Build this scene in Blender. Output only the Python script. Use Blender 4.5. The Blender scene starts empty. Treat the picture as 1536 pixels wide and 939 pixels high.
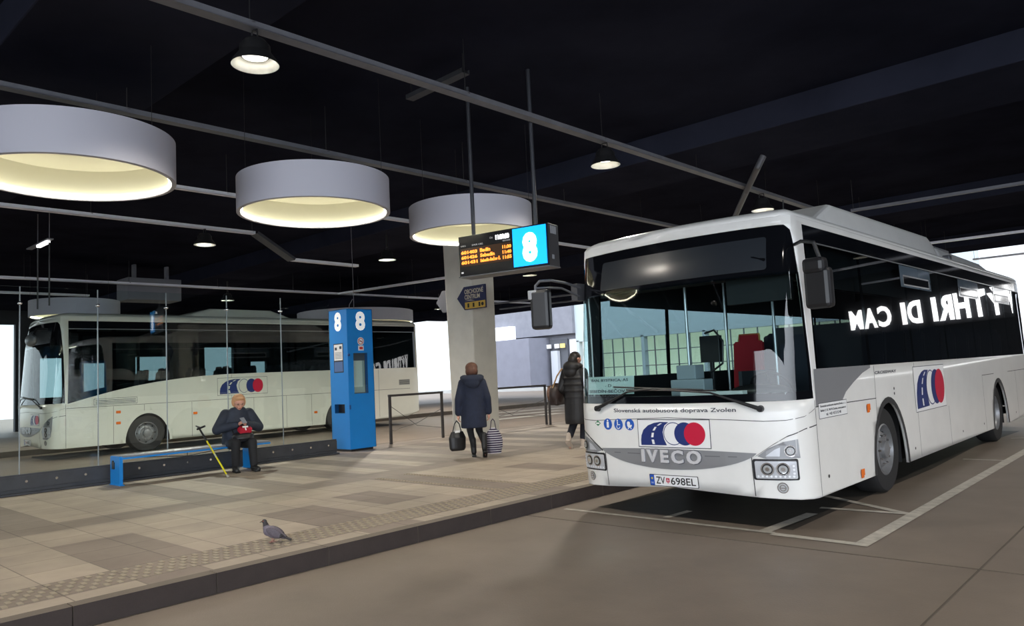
import bpy, bmesh, math, random
from mathutils import Vector, Matrix, Euler
random.seed(8)
sc = bpy.context.scene
col = sc.collection
PI = math.pi

# ------------------------------------------------------------------ camera
FPX = 1136.93
YAW, PITCH, ROLL = 0.745400, 0.0814863, -0.0493088
fw = Vector((-math.sin(YAW)*math.cos(PITCH), math.cos(YAW)*math.cos(PITCH), math.sin(PITCH)))
r0 = Vector((math.cos(YAW), math.sin(YAW), 0)); u0 = r0.cross(fw)
rt = r0*math.cos(ROLL)+u0*math.sin(ROLL); up = -r0*math.sin(ROLL)+u0*math.cos(ROLL)
cd = bpy.data.cameras.new('camera'); cam = bpy.data.objects.new('camera', cd); col.objects.link(cam)
M = Matrix((rt, up, -fw)).transposed().to_4x4(); M.translation = Vector((2.92525, -6.728165, 1.586407))
cam.matrix_world = M
cd.sensor_width = 36; cd.lens = FPX/1536*36; cd.clip_start = .05; cd.clip_end = 500
sc.camera = cam

# ------------------------------------------------------------------ world, exposure
w = bpy.data.worlds.new('overcast_sky'); sc.world = w; w.use_nodes = True
nt = w.node_tree; bg = nt.nodes['Background']; bg.inputs[0].default_value = (.84, .91, 1, 1)
tcw = nt.nodes.new('ShaderNodeTexCoord'); dp = nt.nodes.new('ShaderNodeVectorMath'); dp.operation = 'DOT_PRODUCT'
dp.inputs[1].default_value = Vector((.50, -.80, .33)).normalized(); nt.links.new(tcw.outputs['Generated'], dp.inputs[0])
mr_ = nt.nodes.new('ShaderNodeMapRange'); mr_.interpolation_type = 'SMOOTHSTEP'
SKY_BASE, SKY_GLOW = 1.7, 8.0      # brighter cloud cover on the sun's side, behind the camera
for i_, v_ in ((1, .25), (2, 1.0), (3, SKY_BASE), (4, SKY_GLOW)): mr_.inputs[i_].default_value = v_
nt.links.new(dp.outputs['Value'], mr_.inputs[0]); nt.links.new(mr_.outputs[0], bg.inputs[1])
def portal(loc, rot, sx, sy):
    l = bpy.data.lights.new('sky_portal', 'AREA'); l.shape = 'RECTANGLE'; l.size = sx; l.size_y = sy; l.cycles.is_portal = True
    o = bpy.data.objects.new('sky_portal', l); col.objects.link(o); o.location = loc; o.rotation_euler = rot
portal((7, -20, 3), (math.pi/2, 0, math.pi), 18, 6)
portal((16, -10, 3), (math.pi/2, 0, -math.pi/2), 20, 6)
portal((-40, 0, 2.6), (math.pi/2, 0, math.pi/2), 28, 5)
portal((-20, 30, 3), (math.pi/2, 0, 0), 40, 6)
sc.view_settings.view_transform = 'Standard'; sc.view_settings.look = 'None'
sc.view_settings.exposure = 0.0; sc.view_settings.gamma = 1; sc.view_settings.use_curve_mapping = False
sc.cycles.use_denoising = True
sc.cycles.max_bounces = 7; sc.cycles.diffuse_bounces = 3; sc.cycles.glossy_bounces = 4
sc.cycles.transparent_max_bounces = 24; sc.cycles.transmission_bounces = 4
sc.cycles.sample_clamp_indirect = 4; sc.cycles.caustics_reflective = False; sc.cycles.caustics_refractive = False
P_BAY = 135.0        # power of one high bay lamp
RING_E = 20.0        # strength of the light strip inside a ring lamp
P_SKY = 1.0

# ------------------------------------------------------------------ materials
def lin(h):
    if isinstance(h, str):
        c = [int(h[i:i+2], 16)/255 for i in (0, 2, 4)]
        return tuple(x/12.92 if x <= .04045 else ((x+.055)/1.055)**2.4 for x in c)+(1,)
    return tuple(h)+(1,) if len(h) == 3 else tuple(h)
MATS = {}
def mat(name, c, rough=.5, metal=0, emit=0, ec=None, noise=0, nscale=8, bump=0, bscale=60, spec=None, coat=0):
    if name in MATS: return MATS[name]
    m = bpy.data.materials.new(name); m.use_nodes = True; nt = m.node_tree; b = nt.nodes['Principled BSDF']
    c = lin(c)
    b.inputs['Base Color'].default_value = c; b.inputs['Roughness'].default_value = rough; b.inputs['Metallic'].default_value = metal
    if spec is not None: b.inputs['Specular IOR Level'].default_value = spec
    if coat: b.inputs['Coat Weight'].default_value = coat; b.inputs['Coat Roughness'].default_value = .08
    if emit:
        b.inputs['Emission Color'].default_value = lin(ec) if ec else c; b.inputs['Emission Strength'].default_value = emit
    tc = nt.nodes.new('ShaderNodeTexCoord')
    if noise:
        n = nt.nodes.new('ShaderNodeTexNoise'); n.inputs['Scale'].default_value = nscale; n.inputs['Detail'].default_value = 6; n.inputs['Roughness'].default_value = .6
        nt.links.new(tc.outputs['Object'], n.inputs['Vector'])
        r = nt.nodes.new('ShaderNodeMapRange'); r.inputs[1].default_value = .25; r.inputs[2].default_value = .75
        r.inputs[3].default_value = 1-noise; r.inputs[4].default_value = 1+noise*.6
        nt.links.new(n.outputs[0], r.inputs[0])
        v = nt.nodes.new('ShaderNodeVectorMath'); v.operation = 'SCALE'; v.inputs[0].default_value = c[:3]
        nt.links.new(r.outputs[0], v.inputs['Scale']); nt.links.new(v.outputs[0], b.inputs['Base Color'])
    if bump:
        n2 = nt.nodes.new('ShaderNodeTexNoise'); n2.inputs['Scale'].default_value = bscale; n2.inputs['Detail'].default_value = 4
        nt.links.new(tc.outputs['Object'], n2.inputs['Vector'])
        bp = nt.nodes.new('ShaderNodeBump'); bp.inputs['Strength'].default_value = bump; bp.inputs['Distance'].default_value = .01
        nt.links.new(n2.outputs[0], bp.inputs['Height']); nt.links.new(bp.outputs[0], b.inputs['Normal'])
    MATS[name] = m; return m
def glass(name, tint, ior=1.5, rough=0.0):
    if name in MATS: return MATS[name]
    m = bpy.data.materials.new(name); m.use_nodes = True; nt = m.node_tree; nt.nodes.clear()
    o = nt.nodes.new('ShaderNodeOutputMaterial'); mx = nt.nodes.new('ShaderNodeMixShader'); f = nt.nodes.new('ShaderNodeFresnel'); ge = nt.nodes.new('ShaderNodeNewGeometry'); ri = nt.nodes.new('ShaderNodeMapRange')
    ri.inputs[3].default_value = ior; ri.inputs[4].default_value = 1/ior; nt.links.new(ge.outputs['Backfacing'], ri.inputs[0]); nt.links.new(ri.outputs[0], f.inputs[0])
    t = nt.nodes.new('ShaderNodeBsdfTransparent'); t.inputs[0].default_value = lin(tint)
    g = nt.nodes.new('ShaderNodeBsdfGlossy'); g.inputs['Roughness'].default_value = rough; g.inputs[0].default_value = (1, 1, 1, 1)
    nt.links.new(f.outputs[0], mx.inputs[0]); nt.links.new(t.outputs[0], mx.inputs[1]); nt.links.new(g.outputs[0], mx.inputs[2]); nt.links.new(mx.outputs[0], o.inputs[0])
    MATS[name] = m; return m
def paving(name, c, var=.10, cell=.5, joint=.011, dark=.5, noise=.18):
    """square slabs: each slab its own shade, narrow joints, blotches"""
    m = mat(name, c, rough=.62, bump=.12, bscale=90); nt = m.node_tree; b = nt.nodes['Principled BSDF']; L = nt.links
    N = lambda t: nt.nodes.new('ShaderNode'+t)
    tc = N('TexCoord'); sep = N('SeparateXYZ'); L.new(tc.outputs['Object'], sep.inputs[0])
    def ax(out, sh):
        a = N('Math'); a.operation = 'ADD'; a.inputs[1].default_value = sh; L.new(sep.outputs[out], a.inputs[0])
        d = N('Math'); d.operation = 'DIVIDE'; d.inputs[1].default_value = cell; L.new(a.outputs[0], d.inputs[0])
        fl = N('Math'); fl.operation = 'FLOOR'; L.new(d.outputs[0], fl.inputs[0])
        fr = N('Math'); fr.operation = 'FRACT'; L.new(d.outputs[0], fr.inputs[0])
        lt = N('Math'); lt.operation = 'LESS_THAN'; lt.inputs[1].default_value = joint/cell; L.new(fr.outputs[0], lt.inputs[0])
        return fl, lt
    fx, lx = ax(0, 100+3.86); fy, ly = ax(1, 100+4.37)
    cb = N('CombineXYZ'); L.new(fx.outputs[0], cb.inputs[0]); L.new(fy.outputs[0], cb.inputs[1])
    wn = N('TexWhiteNoise'); wn.noise_dimensions = '2D'; L.new(cb.outputs[0], wn.inputs['Vector'])
    r = N('MapRange'); r.inputs[3].default_value = 1-var; r.inputs[4].default_value = 1+var; L.new(wn.outputs['Value'], r.inputs[0])
    n = N('TexNoise'); n.inputs['Scale'].default_value = 1.7; n.inputs['Detail'].default_value = 7; n.inputs['Roughness'].default_value = .65; L.new(tc.outputs['Object'], n.inputs['Vector'])
    r2 = N('MapRange'); r2.inputs[1].default_value = .3; r2.inputs[2].default_value = .7; r2.inputs[3].default_value = 1-noise; r2.inputs[4].default_value = 1+noise*.6; L.new(n.outputs[0], r2.inputs[0])
    mu = N('Math'); mu.operation = 'MULTIPLY'; L.new(r.outputs[0], mu.inputs[0]); L.new(r2.outputs[0], mu.inputs[1])
    mxx = N('Math'); mxx.operation = 'MAXIMUM'; L.new(lx.outputs[0], mxx.inputs[0]); L.new(ly.outputs[0], mxx.inputs[1])
    jr = N('MapRange'); jr.inputs[3].default_value = 1; jr.inputs[4].default_value = dark; L.new(mxx.outputs[0], jr.inputs[0])
    m2 = N('Math'); m2.operation = 'MULTIPLY'; L.new(mu.outputs[0], m2.inputs[0]); L.new(jr.outputs[0], m2.inputs[1])
    v = N('VectorMath'); v.operation = 'SCALE'; v.inputs[0].default_value = lin(c)[:3]; L.new(m2.outputs[0], v.inputs['Scale']); L.new(v.outputs[0], b.inputs['Base Color'])
    return m
white_paint = mat('white_bus_paint', 'e4e3e0', .28, noise=.06, nscale=2.5, coat=.3)
cream_paint = mat('cream_bus_paint', 'd9d8cc', .3, noise=.05, nscale=2, coat=.3)
silver_paint = mat('silver_grey_paint', '8e8f92', .35, .3)
black_gloss = mat('black_gloss', (.004, .0045, .006), .06)
black_plastic = mat('black_plastic', (.012, .012, .014), .4)
rubber = mat('rubber', (.014, .014, .015), .75, bump=.2)
dark_inside = mat('dark_interior', (.012, .014, .016), .7)
seam_m = mat('dark_seam', (.05, .05, .05), .8)
chrome = mat('chrome', (.75, .75, .77), .12, 1)
alu = mat('brushed_aluminium', (.42, .43, .45), .35, .8)
galv = mat('galvanised_steel', (.17, .175, .20), .5, .25, noise=.2, nscale=4)
dk_steel = mat('dark_grey_steel', (.062, .066, .076), .45, .3, noise=.2, nscale=5)
rail_m = mat('brown_grey_rail_paint', (.05, .045, .045), .5)
navy = mat('navy_print', '24346e', .35); red_p = mat('crimson_print', 'c01a3c', .35); white_p = mat('white_print', 'e8e8e8', .4)
ink = mat('dark_ink', '3c4048', .5); black_ink = mat('black_ink', (.01, .01, .01), .5)
blue_k = mat('bright_blue_paint', '0f7fd0', .38, noise=.05, nscale=3)
amber = mat('amber_lens', (.8, .16, .01), .2)
wind_glass = glass('windscreen_glass', (.70, .83, .83))
side_glass = glass('tinted_side_glass', (.34, .40, .42))
left_glass = glass('tinted_coach_glass', (.34, .42, .43))
clear_glass = glass('clear_panel_glass', (.90, .95, .94), 1.45)
concrete = mat('pillar_concrete', 'd4d1c6', .7, noise=.10, nscale=3, bump=.15, bscale=30)
wall_conc = mat('wall_concrete', '6c6d75', .8, noise=.14, nscale=1.5)
lamp_white = mat('white_lamp_shell', 'b9b9c4', .6)
lamp_inner = mat('cream_lamp_inner', 'c9c7b4', .7)
ceil_m = mat('black_ceiling', (.019, .021, .034), .9, noise=.3, nscale=.8, spec=0)
skin_m = mat('skin', 'd09a84', .5); 

# ------------------------------------------------------------------ mesh helpers
def tag(o, label=None, cat=None, group=None, kind=None):
    if label: o['label'] = label
    if cat: o['category'] = cat
    if group: o['group'] = group
    if kind: o['kind'] = kind
    return o
def obj(name, bm, m, parent=None, smooth=False, bevel=0, solid=0, solid_mat=None, flat_angle=None):
    me = bpy.data.meshes.new(name)
    if smooth:
        for f in bm.faces: f.smooth = True
    bm.to_mesh(me); bm.free()
    for mm in (m if isinstance(m, (list, tuple)) else [m]): me.materials.append(mm)
    o = bpy.data.objects.new(name, me); col.objects.link(o)
    if parent: o.parent = parent
    if smooth and flat_angle != 0:
        me.set_sharp_from_angle(angle=math.radians(flat_angle or 40))
    if solid:
        if solid_mat: me.materials.append(solid_mat)
        s = o.modifiers.new('thick', 'SOLIDIFY'); s.thickness = solid; s.offset = -1
        if solid_mat: s.material_offset = len(me.materials)-1; s.material_offset_rim = 0
    if bevel:
        b = o.modifiers.new('bevel', 'BEVEL'); b.width = bevel; b.segments = 2; b.limit_method = 'ANGLE'; b.angle_limit = .6
    return o
def empty(name, loc=(0, 0, 0), rz=0, label=None, cat=None, group=None):
    o = bpy.data.objects.new(name, None); col.objects.link(o); o.location = loc; o.rotation_euler.z = rz; o.empty_display_size = .2
    tag(o, label, cat, group); return o
def box(bm, c, s, rot=None, mi=0):
    r = bmesh.ops.create_cube(bm, size=1); M = Matrix.Translation(c) @ (rot.to_matrix().to_4x4() if rot else Matrix()) @ Matrix.Diagonal((s[0], s[1], s[2], 1))
    bmesh.ops.transform(bm, matrix=M, verts=r['verts'])
    for f in {f for v in r['verts'] for f in v.link_faces}: f.material_index = mi
    return r['verts']
def bx(bm, x0, x1, y0, y1, z0, z1, mi=0): return box(bm, ((x0+x1)/2, (y0+y1)/2, (z0+z1)/2), (abs(x1-x0), abs(y1-y0), abs(z1-z0)), None, mi)
def cyl(bm, p0, p1, ra, rb=None, n=16, mi=0, cap=True):
    rb = ra if rb is None else rb; p0, p1 = Vector(p0), Vector(p1); d = p1-p0
    q = Vector((0, 0, 1)).rotation_difference(d.normalized()) if d.length > 1e-9 else Matrix.Identity(3).to_quaternion()
    r = bmesh.ops.create_cone(bm, cap_ends=cap, segments=n, radius1=max(ra, 1e-5), radius2=max(rb, 1e-5), depth=d.length)
    bmesh.ops.transform(bm, matrix=Matrix.Translation((p0+p1)/2) @ q.to_matrix().to_4x4(), verts=r['verts'])
    for f in {f for v in r['verts'] for f in v.link_faces}: f.material_index = mi
    return r['verts']
def sph(bm, c, r, rot=None, n=14, mi=0):
    s = r if isinstance(r, (tuple, list)) else (r, r, r)
    q = bmesh.ops.create_uvsphere(bm, u_segments=n, v_segments=max(6, n*2//3), radius=1)
    M = Matrix.Translation(c) @ (rot.to_matrix().to_4x4() if rot else Matrix()) @ Matrix.Diagonal((s[0], s[1], s[2], 1))
    bmesh.ops.transform(bm, matrix=M, verts=q['verts'])
    for f in {f for v in q['verts'] for f in v.link_faces}: f.material_index = mi
def tube(bm, pts, r, n=8, mi=0):
    for a, b in zip(pts[:-1], pts[1:]): cyl(bm, a, b, r, r, n, mi)
    for p in pts[1:-1]: sph(bm, p, r, n=8, mi=mi)
def lathe(bm, prof, c=(0, 0, 0), axis='z', n=48, mi=0):
    """prof: (radius, height) list"""
    rings = []
    for (r, h) in prof:
        ring = []
        for i in range(n):
            a = 2*PI*i/n; p = Vector((r*math.cos(a), r*math.sin(a), h))
            if axis == 'x': p = Vector((h, r*math.cos(a), r*math.sin(a)))
            if axis == 'y': p = Vector((r*math.cos(a), h, r*math.sin(a)))
            ring.append(bm.verts.new(p+Vector(c)))
        rings.append(ring)
    for a, b in zip(rings[:-1], rings[1:]):
        for i in range(n):
            f = bm.faces.new((a[i], a[(i+1) % n], b[(i+1) % n], b[i])); f.material_index = mi
    return rings
def disc(bm, c, r, axis='z', n=32, mi=0):
    q = bmesh.ops.create_circle(bm, cap_ends=True, segments=n, radius=r)
    R = Matrix() if axis == 'z' else (Matrix.Rotation(PI/2, 4, 'Y') if axis == 'x' else Matrix.Rotation(PI/2, 4, 'X'))
    bmesh.ops.transform(bm, matrix=Matrix.Translation(c) @ R, verts=q['verts'])
    for f in {f for v in q['verts'] for f in v.link_faces}: f.material_index = mi
def area2(p): return sum(p[i][0]*p[(i+1) % len(p)][1]-p[(i+1) % len(p)][0]*p[i][1] for i in range(len(p)))/2
def mpoly(bm, pts, mapf, off=0, mi=0, step=None):
    """polygon given in surface coordinates, cut into a grid and laid on the surface mapf(s, z, off)"""
    if area2(pts) < 0: pts = pts[::-1]
    t = bmesh.new(); t.faces.new([t.verts.new((p[0], p[1], 0)) for p in pts]); t.normal_update()
    bmesh.ops.triangulate(t, faces=t.faces[:], ngon_method='EAR_CLIP')
    if step:
        for ax in (0, 1):
            lo = min(p[ax] for p in pts); hi = max(p[ax] for p in pts); st = step[ax]
            if not st: continue
            k = math.floor(lo/st)+1
            while k*st < hi-1e-6:
                no = [0, 0, 0]; no[ax] = 1; co = [0, 0, 0]; co[ax] = k*st
                bmesh.ops.bisect_plane(t, geom=t.verts[:]+t.edges[:]+t.faces[:], plane_co=co, plane_no=no, dist=1e-6); k += 1
    bmesh.ops.recalc_face_normals(t, faces=t.faces[:])
    vm = {}
    for v in t.verts: vm[v] = bm.verts.new(mapf(v.co.x, v.co.y, off))
    for f in t.faces:
        vs = [vm[v] for v in f.verts]
        if area2([(v.co.x, v.co.y) for v in f.verts]) < 0: vs = vs[::-1]
        try: nf = bm.faces.new(vs); nf.material_index = mi
        except ValueError: pass
    t.free()
_tc = {}
def text_geo(body, bold=0):
    k = (body, bold)
    if k not in _tc:
        c = bpy.data.curves.new('t', 'FONT'); c.body = body; c.size = 1; c.offset = bold; c.resolution_u = 3
        o = bpy.data.objects.new('t', c); col.objects.link(o); bpy.context.view_layer.update()
        me = bpy.data.meshes.new_from_object(o.evaluated_get(bpy.context.evaluated_depsgraph_get()))
        V = [(v.co.x, v.co.y) for v in me.vertices]; F = [tuple(p.vertices) for p in me.polygons]
        bpy.data.objects.remove(o); bpy.data.curves.remove(c); bpy.data.meshes.remove(me); _tc[k] = (V, F)
    return _tc[k]
def text(bm, body, x0, x1, z0, z1, mapf, off=.004, mi=0, bold=0, thick=0, shear=0):
    """text fitted into the box x0..x1, z0..z1 of the surface"""
    V, F = text_geo(body, bold)
    if not V: return
    ax, bxx = min(v[0] for v in V), max(v[0] for v in V); ay, by = min(v[1] for v in V), max(v[1] for v in V)
    def T(v):
        k = (v[1]-ay)/(by-ay or 1)
        return x0+(v[0]-ax)/(bxx-ax or 1)*(x1-x0)+shear*k, z0+k*(z1-z0)
    vs = [bm.verts.new(mapf(*T(v), off)) for v in V]; nf = []
    for f in F:
        q = [T(V[i]) for i in f]; ids = [vs[i] for i in f]
        if area2(q) < 0: ids = ids[::-1]
        try: g = bm.faces.new(ids); g.material_index = mi; nf.append(g)
        except ValueError: pass
def circ(cx, cz, rx, rz=None, n=28, a0=0, a1=2*PI):
    rz = rx if rz is None else rz
    full = abs(a1-a0-2*PI) < 1e-6
    return [(cx+rx*math.cos(a0+(a1-a0)*i/(n if full else n-1)), cz+rz*math.sin(a0+(a1-a0)*i/(n if full else n-1))) for i in range(n)]
def rect(x0, x1, z0, z1): return [(x0, z0), (x1, z0), (x1, z1), (x0, z1)]
def rrect(x0, x1, z0, z1, r, n=5):
    p = []
    for cx, cz, a in ((x1-r, z0+r, -PI/2), (x1-r, z1-r, 0), (x0+r, z1-r, PI/2), (x0+r, z0+r, PI)):
        for i in range(n+1): p.append((cx+r*math.cos(a+PI/2*i/n), cz+r*math.sin(a+PI/2*i/n)))
    return p
def plane_map(o, ux, n):
    """flat surface: origin o, direction ux, up = z, outward normal n"""
    o, ux, n = Vector(o), Vector(ux), Vector(n)
    return lambda s, z, off=0: o+ux*s+Vector((0, 0, 1))*z+n*off
def struct(name, bm, m, label=None, **k):
    o = obj(name, bm, m, **k); o['kind'] = 'structure'
    if label: o['label'] = label
    return o
def grow(name, prims, m, parent, voxel=.012, smooth=5, paint=None):
    """one continuous skin over overlapping capsules and ellipsoids"""
    bm = bmesh.new()
    for p in prims:
        if p[0] == 'c':
            _, a, b, ra, rb = p; cyl(bm, a, b, ra, rb, 14); sph(bm, a, ra, n=14); sph(bm, b, rb, n=14)
        elif p[0] == 'e': sph(bm, p[1], p[2], Euler(p[3]) if len(p) > 3 else None, n=18)
        elif p[0] == 'b': box(bm, p[1], p[2], Euler(p[3]) if len(p) > 3 else None)
        elif p[0] == 'l':      # loft of ellipses (center, rx, ry)
            rings = []
            for c, rx, ry in p[1]: rings.append([bm.verts.new((c[0]+rx*math.cos(2*PI*i/20), c[1]+ry*math.sin(2*PI*i/20), c[2])) for i in range(20)])
            for a, b in zip(rings[:-1], rings[1:]):
                for i in range(20): bm.faces.new((a[i], a[(i+1) % 20], b[(i+1) % 20], b[i]))
            bm.faces.new(rings[0][::-1]); bm.faces.new(rings[-1])
    bmesh.ops.recalc_face_normals(bm, faces=bm.faces[:])
    me = bpy.data.meshes.new('tmp'); bm.to_mesh(me); bm.free()
    t = bpy.data.objects.new('tmp', me); col.objects.link(t)
    r = t.modifiers.new('r', 'REMESH'); r.mode = 'VOXEL'; r.voxel_size = voxel; r.use_smooth_shade = True
    s = t.modifiers.new('s', 'SMOOTH'); s.iterations = smooth; s.factor = .5
    bpy.context.view_layer.update()
    nm = bpy.data.meshes.new_from_object(t.evaluated_get(bpy.context.evaluated_depsgraph_get()))
    bpy.data.objects.remove(t); bpy.data.meshes.remove(me); nm.name = name
    ms = m if isinstance(m, (list, tuple)) else [m]
    nm.materials.clear()
    for mm in ms: nm.materials.append(mm)
    for f in nm.polygons: f.use_smooth = True; f.material_index = 0
    if paint:
        for f in nm.polygons:
            for c, rr, mi in paint:
                if (f.center-Vector(c)).length < rr: f.material_index = mi
    o = bpy.data.objects.new(name, nm); col.objects.link(o)
    if parent: o.parent = parent
    return o
BEAMS = (-14.5, -4.5, 5.6, 15.8, 25.4)
def topz(y): return 5.548 if any(b-.05 < y < b+2.05 for b in BEAMS) else 5.998
# ------------------------------------------------------------------ ground
K = .155
road_m = mat('road_concrete', '7a6e63', .55, noise=.20, nscale=1.3, bump=.2, bscale=70)
bm = bmesh.new(); bx(bm, -70, 16, -28, 75, -.3, 0); struct('floor', bm, road_m, 'worn grey brown concrete roadway of the bus lanes')
# narrow joints in the carriageway
jm = mat('road_joint', '585046', .9)
bm = bmesh.new(); bx(bm, -2.95, 14, -.295, -.281, -.01, .003); bx(bm, 1.5, 1.514, -26, 20, -.01, .003)
struct('trim_1', bm, jm, 'thin dark joints across the roadway concrete')
lt = paving('light_paving', 'a39687', .11); md = paving('mid_paving', '83776c', .08); dk = paving('dark_paving', '83766c', .09)
bm = bmesh.new()
xs = [-11.3, -10.6, -7.0, -6.4, -5.45, -5.15, -4.3, -3.86, -3.32, -3.10]
ys = [-14, -9.0, -8.0, -7.0, -6.4, -5.4, -4.36, -3.87, -3.6, -2.38, -2.32, -1.81, -1.65, -1.25, -1.2, -.65, -.6, -.11, .1, .46, .8, .95, 1.5, 1.94, 2.3, 2.56, 3.0, 3.3, 3.6, 4.07, 4.5, 4.64, 5.14, 5.7, 6.2, 6.8, 7.3, 7.8, 8.4, 8.9, 9.5, 10, 10.6, 11.2, 11.8, 12.6, 13.4, 14.5, 16, 18, 22, 28]
strips = [(-9, -7), (-6.4, -5.4), (-3.87, -2.32), (-1.81, -1.25), (-.65, -.11), (.46, .95), (1.5, 1.94), (2.56, 3.0), (3.6, 4.07), (4.64, 5.14), (5.7, 6.2), (6.8, 7.3), (7.8, 8.4), (8.9, 9.5), (10, 10.6), (11.2, 11.8), (12.6, 13.4)]
darks = [(-5.45, -3.86, -8, -7), (-5.45, -3.86, -4.36, -3.6), (-5.15, -3.86, -2.38, -1.65), (-5.45, -4.3, -1.2, -.6), (-6.4, -3.86, .1, .8), (-5.45, -4.3, 1.94, 2.56), (-5.15, -3.86, 3.3, 4.07), (-6.4, -4.3, 5.14, 5.7), (-5.45, -3.86, 6.8, 7.3), (-5.45, -4.3, 8.9, 9.5), (-5.45, -4.3, 11.2, 11.8)]
for i in range(len(xs)-1):
    for j in range(len(ys)-1):
        cx, cy = (xs[i]+xs[i+1])/2, (ys[j]+ys[j+1])/2
        if cx < -7: mi = 0 if any(a < cy < b for a, b in strips) and cx > -10.6 else 1
        elif cx < -6.4: mi = 1
        elif cx < -3.86: mi = 2 if any(a < cx < b and c < cy < d for a, b, c, d in darks) else 0
        elif cx < -3.32: mi = 1
        else: mi = 0 if int(math.floor(cy*1.3)) % 3 else 2
        v = [bm.verts.new(p) for p in ((xs[i], ys[j], K), (xs[i+1], ys[j], K), (xs[i+1], ys[j+1], K), (xs[i], ys[j+1], K))]
        f = bm.faces.new(v); f.material_index = mi
bmesh.ops.remove_doubles(bm, verts=bm.verts[:], dist=1e-5)
bx(bm, -11.3, -3.10, -14, 28, 0, K-.002, 1)
pf = struct('floor_platform', bm, [lt, md, dk], 'raised waiting platform paved in light and dark grey slabs')
# kerb stones
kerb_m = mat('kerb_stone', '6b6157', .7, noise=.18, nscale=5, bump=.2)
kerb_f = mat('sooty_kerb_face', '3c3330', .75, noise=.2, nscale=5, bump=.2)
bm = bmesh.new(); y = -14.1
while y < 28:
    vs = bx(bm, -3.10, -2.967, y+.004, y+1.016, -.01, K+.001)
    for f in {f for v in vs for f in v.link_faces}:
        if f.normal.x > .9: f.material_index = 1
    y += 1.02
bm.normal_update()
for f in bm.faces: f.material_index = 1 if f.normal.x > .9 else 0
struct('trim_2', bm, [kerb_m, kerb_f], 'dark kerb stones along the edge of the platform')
bm = bmesh.new(); bx(bm, -11.45, -11.3, -14, 28, -.01, K+.001); struct('trim_3', bm, kerb_m, 'kerb at the back edge of the platform beyond the glass screen')
# studs
stud_m = mat('tactile_stud', '9b8f7c', .6)
bm = bmesh.new()
for j in range(-90, 160):
    for i in range(5):
        x = -3.78+i*.1; y = j*.095+(i % 2)*.0475
        if y < -8.5: continue
        vs = bx(bm, x-.037, x+.037, y-.017, y+.017, K-.002, K+.007)
for row in (.18, .72):
    for i in range(40):
        for q in range(2): bx(bm, -6.35+i*.063, -6.32+i*.063, row+q*.06-.02, row+q*.06+.015, K-.002, K+.006)
struct('trim_4', bm, stud_m, 'strip of raised tactile studs along the platform edge')
# beyond the first bus lane: next platform
bm = bmesh.new(); bx(bm, -31, -21.9, -14, 28, 0, K); struct('floor_far_platform', bm, [md], 'next waiting platform beyond the left bus')
bm = bmesh.new(); bx(bm, -21.9, -21.75, -14, 28, -.01, K+.001); struct('trim_5', bm, kerb_m, 'kerb of the next platform beyond the left bus')
bm = bmesh.new(); bx(bm, -64, -30, 47, 52, 0, .28); struct('floor_far_pavement', bm, mat('far_pavement', '9a9a98', .8), 'raised pavement in front of the far concrete wall')
# painted bay lines
pl = mat('worn_white_line', 'b9b3a8', .7, noise=.35, nscale=9)
_lz = [.004]
def line(bm, a, b, wd):
    _lz[0] += .0004; z = _lz[0]; a, b = Vector(a), Vector(b); d = (b-a).normalized(); n = Vector((-d.y, d.x))*wd/2
    v = [bm.verts.new((p.x, p.y, z)) for p in (a-n, b-n, b+n, a+n)]; bm.faces.new(v)
bm = bmesh.new()
line(bm, (.56, .02), (.62, 24), .13); line(bm, (-.25, .11), (.62, .07), .10); line(bm, (-2.8, .22), (-.25, .15), .07)
line(bm, (-.35, 1.55), (.5, 1.6), .09); line(bm, (-.35, .15), (-.3, 1.2), .12); line(bm, (-.6, 2.3), (.5, 1.6), .09)
line(bm, (.0, 6.2), (.6, 6.2), .09); line(bm, (.05, 9.5), (.6, 9.7), .09); line(bm, (-1.5, .3), (-1.47, .75), .08)
bmesh.ops.recalc_face_normals(bm, faces=bm.faces[:])
tag(struct('trim_6', bm, pl, 'worn white bay lines painted around the parked bus'))
bm = bmesh.new()
zm = mat('pale_stripe', 'c9c6bf', .6, noise=.3, nscale=4)  # mottled pale stripes laid flat on the far lane
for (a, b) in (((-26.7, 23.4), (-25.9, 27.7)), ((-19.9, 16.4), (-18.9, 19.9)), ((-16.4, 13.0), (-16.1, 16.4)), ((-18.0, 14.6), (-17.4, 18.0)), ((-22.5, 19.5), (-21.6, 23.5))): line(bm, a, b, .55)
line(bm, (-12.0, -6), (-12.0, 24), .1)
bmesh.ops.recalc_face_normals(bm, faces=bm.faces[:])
struct('trim_7', bm, zm, 'broad white stripes laid across the far bus lane')
# oil stain and the painted shade of the bus in one dark patch
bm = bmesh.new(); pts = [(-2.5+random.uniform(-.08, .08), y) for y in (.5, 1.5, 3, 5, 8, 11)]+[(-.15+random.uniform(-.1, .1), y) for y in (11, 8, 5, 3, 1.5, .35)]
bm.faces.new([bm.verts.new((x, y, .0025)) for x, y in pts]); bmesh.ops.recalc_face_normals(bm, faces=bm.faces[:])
struct('trim_8', bm, mat('oil_and_bus_shade', '3a3530', .6, noise=.4, nscale=3), 'concrete darkened by oil and painted bus shade in the parking bay')

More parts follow.
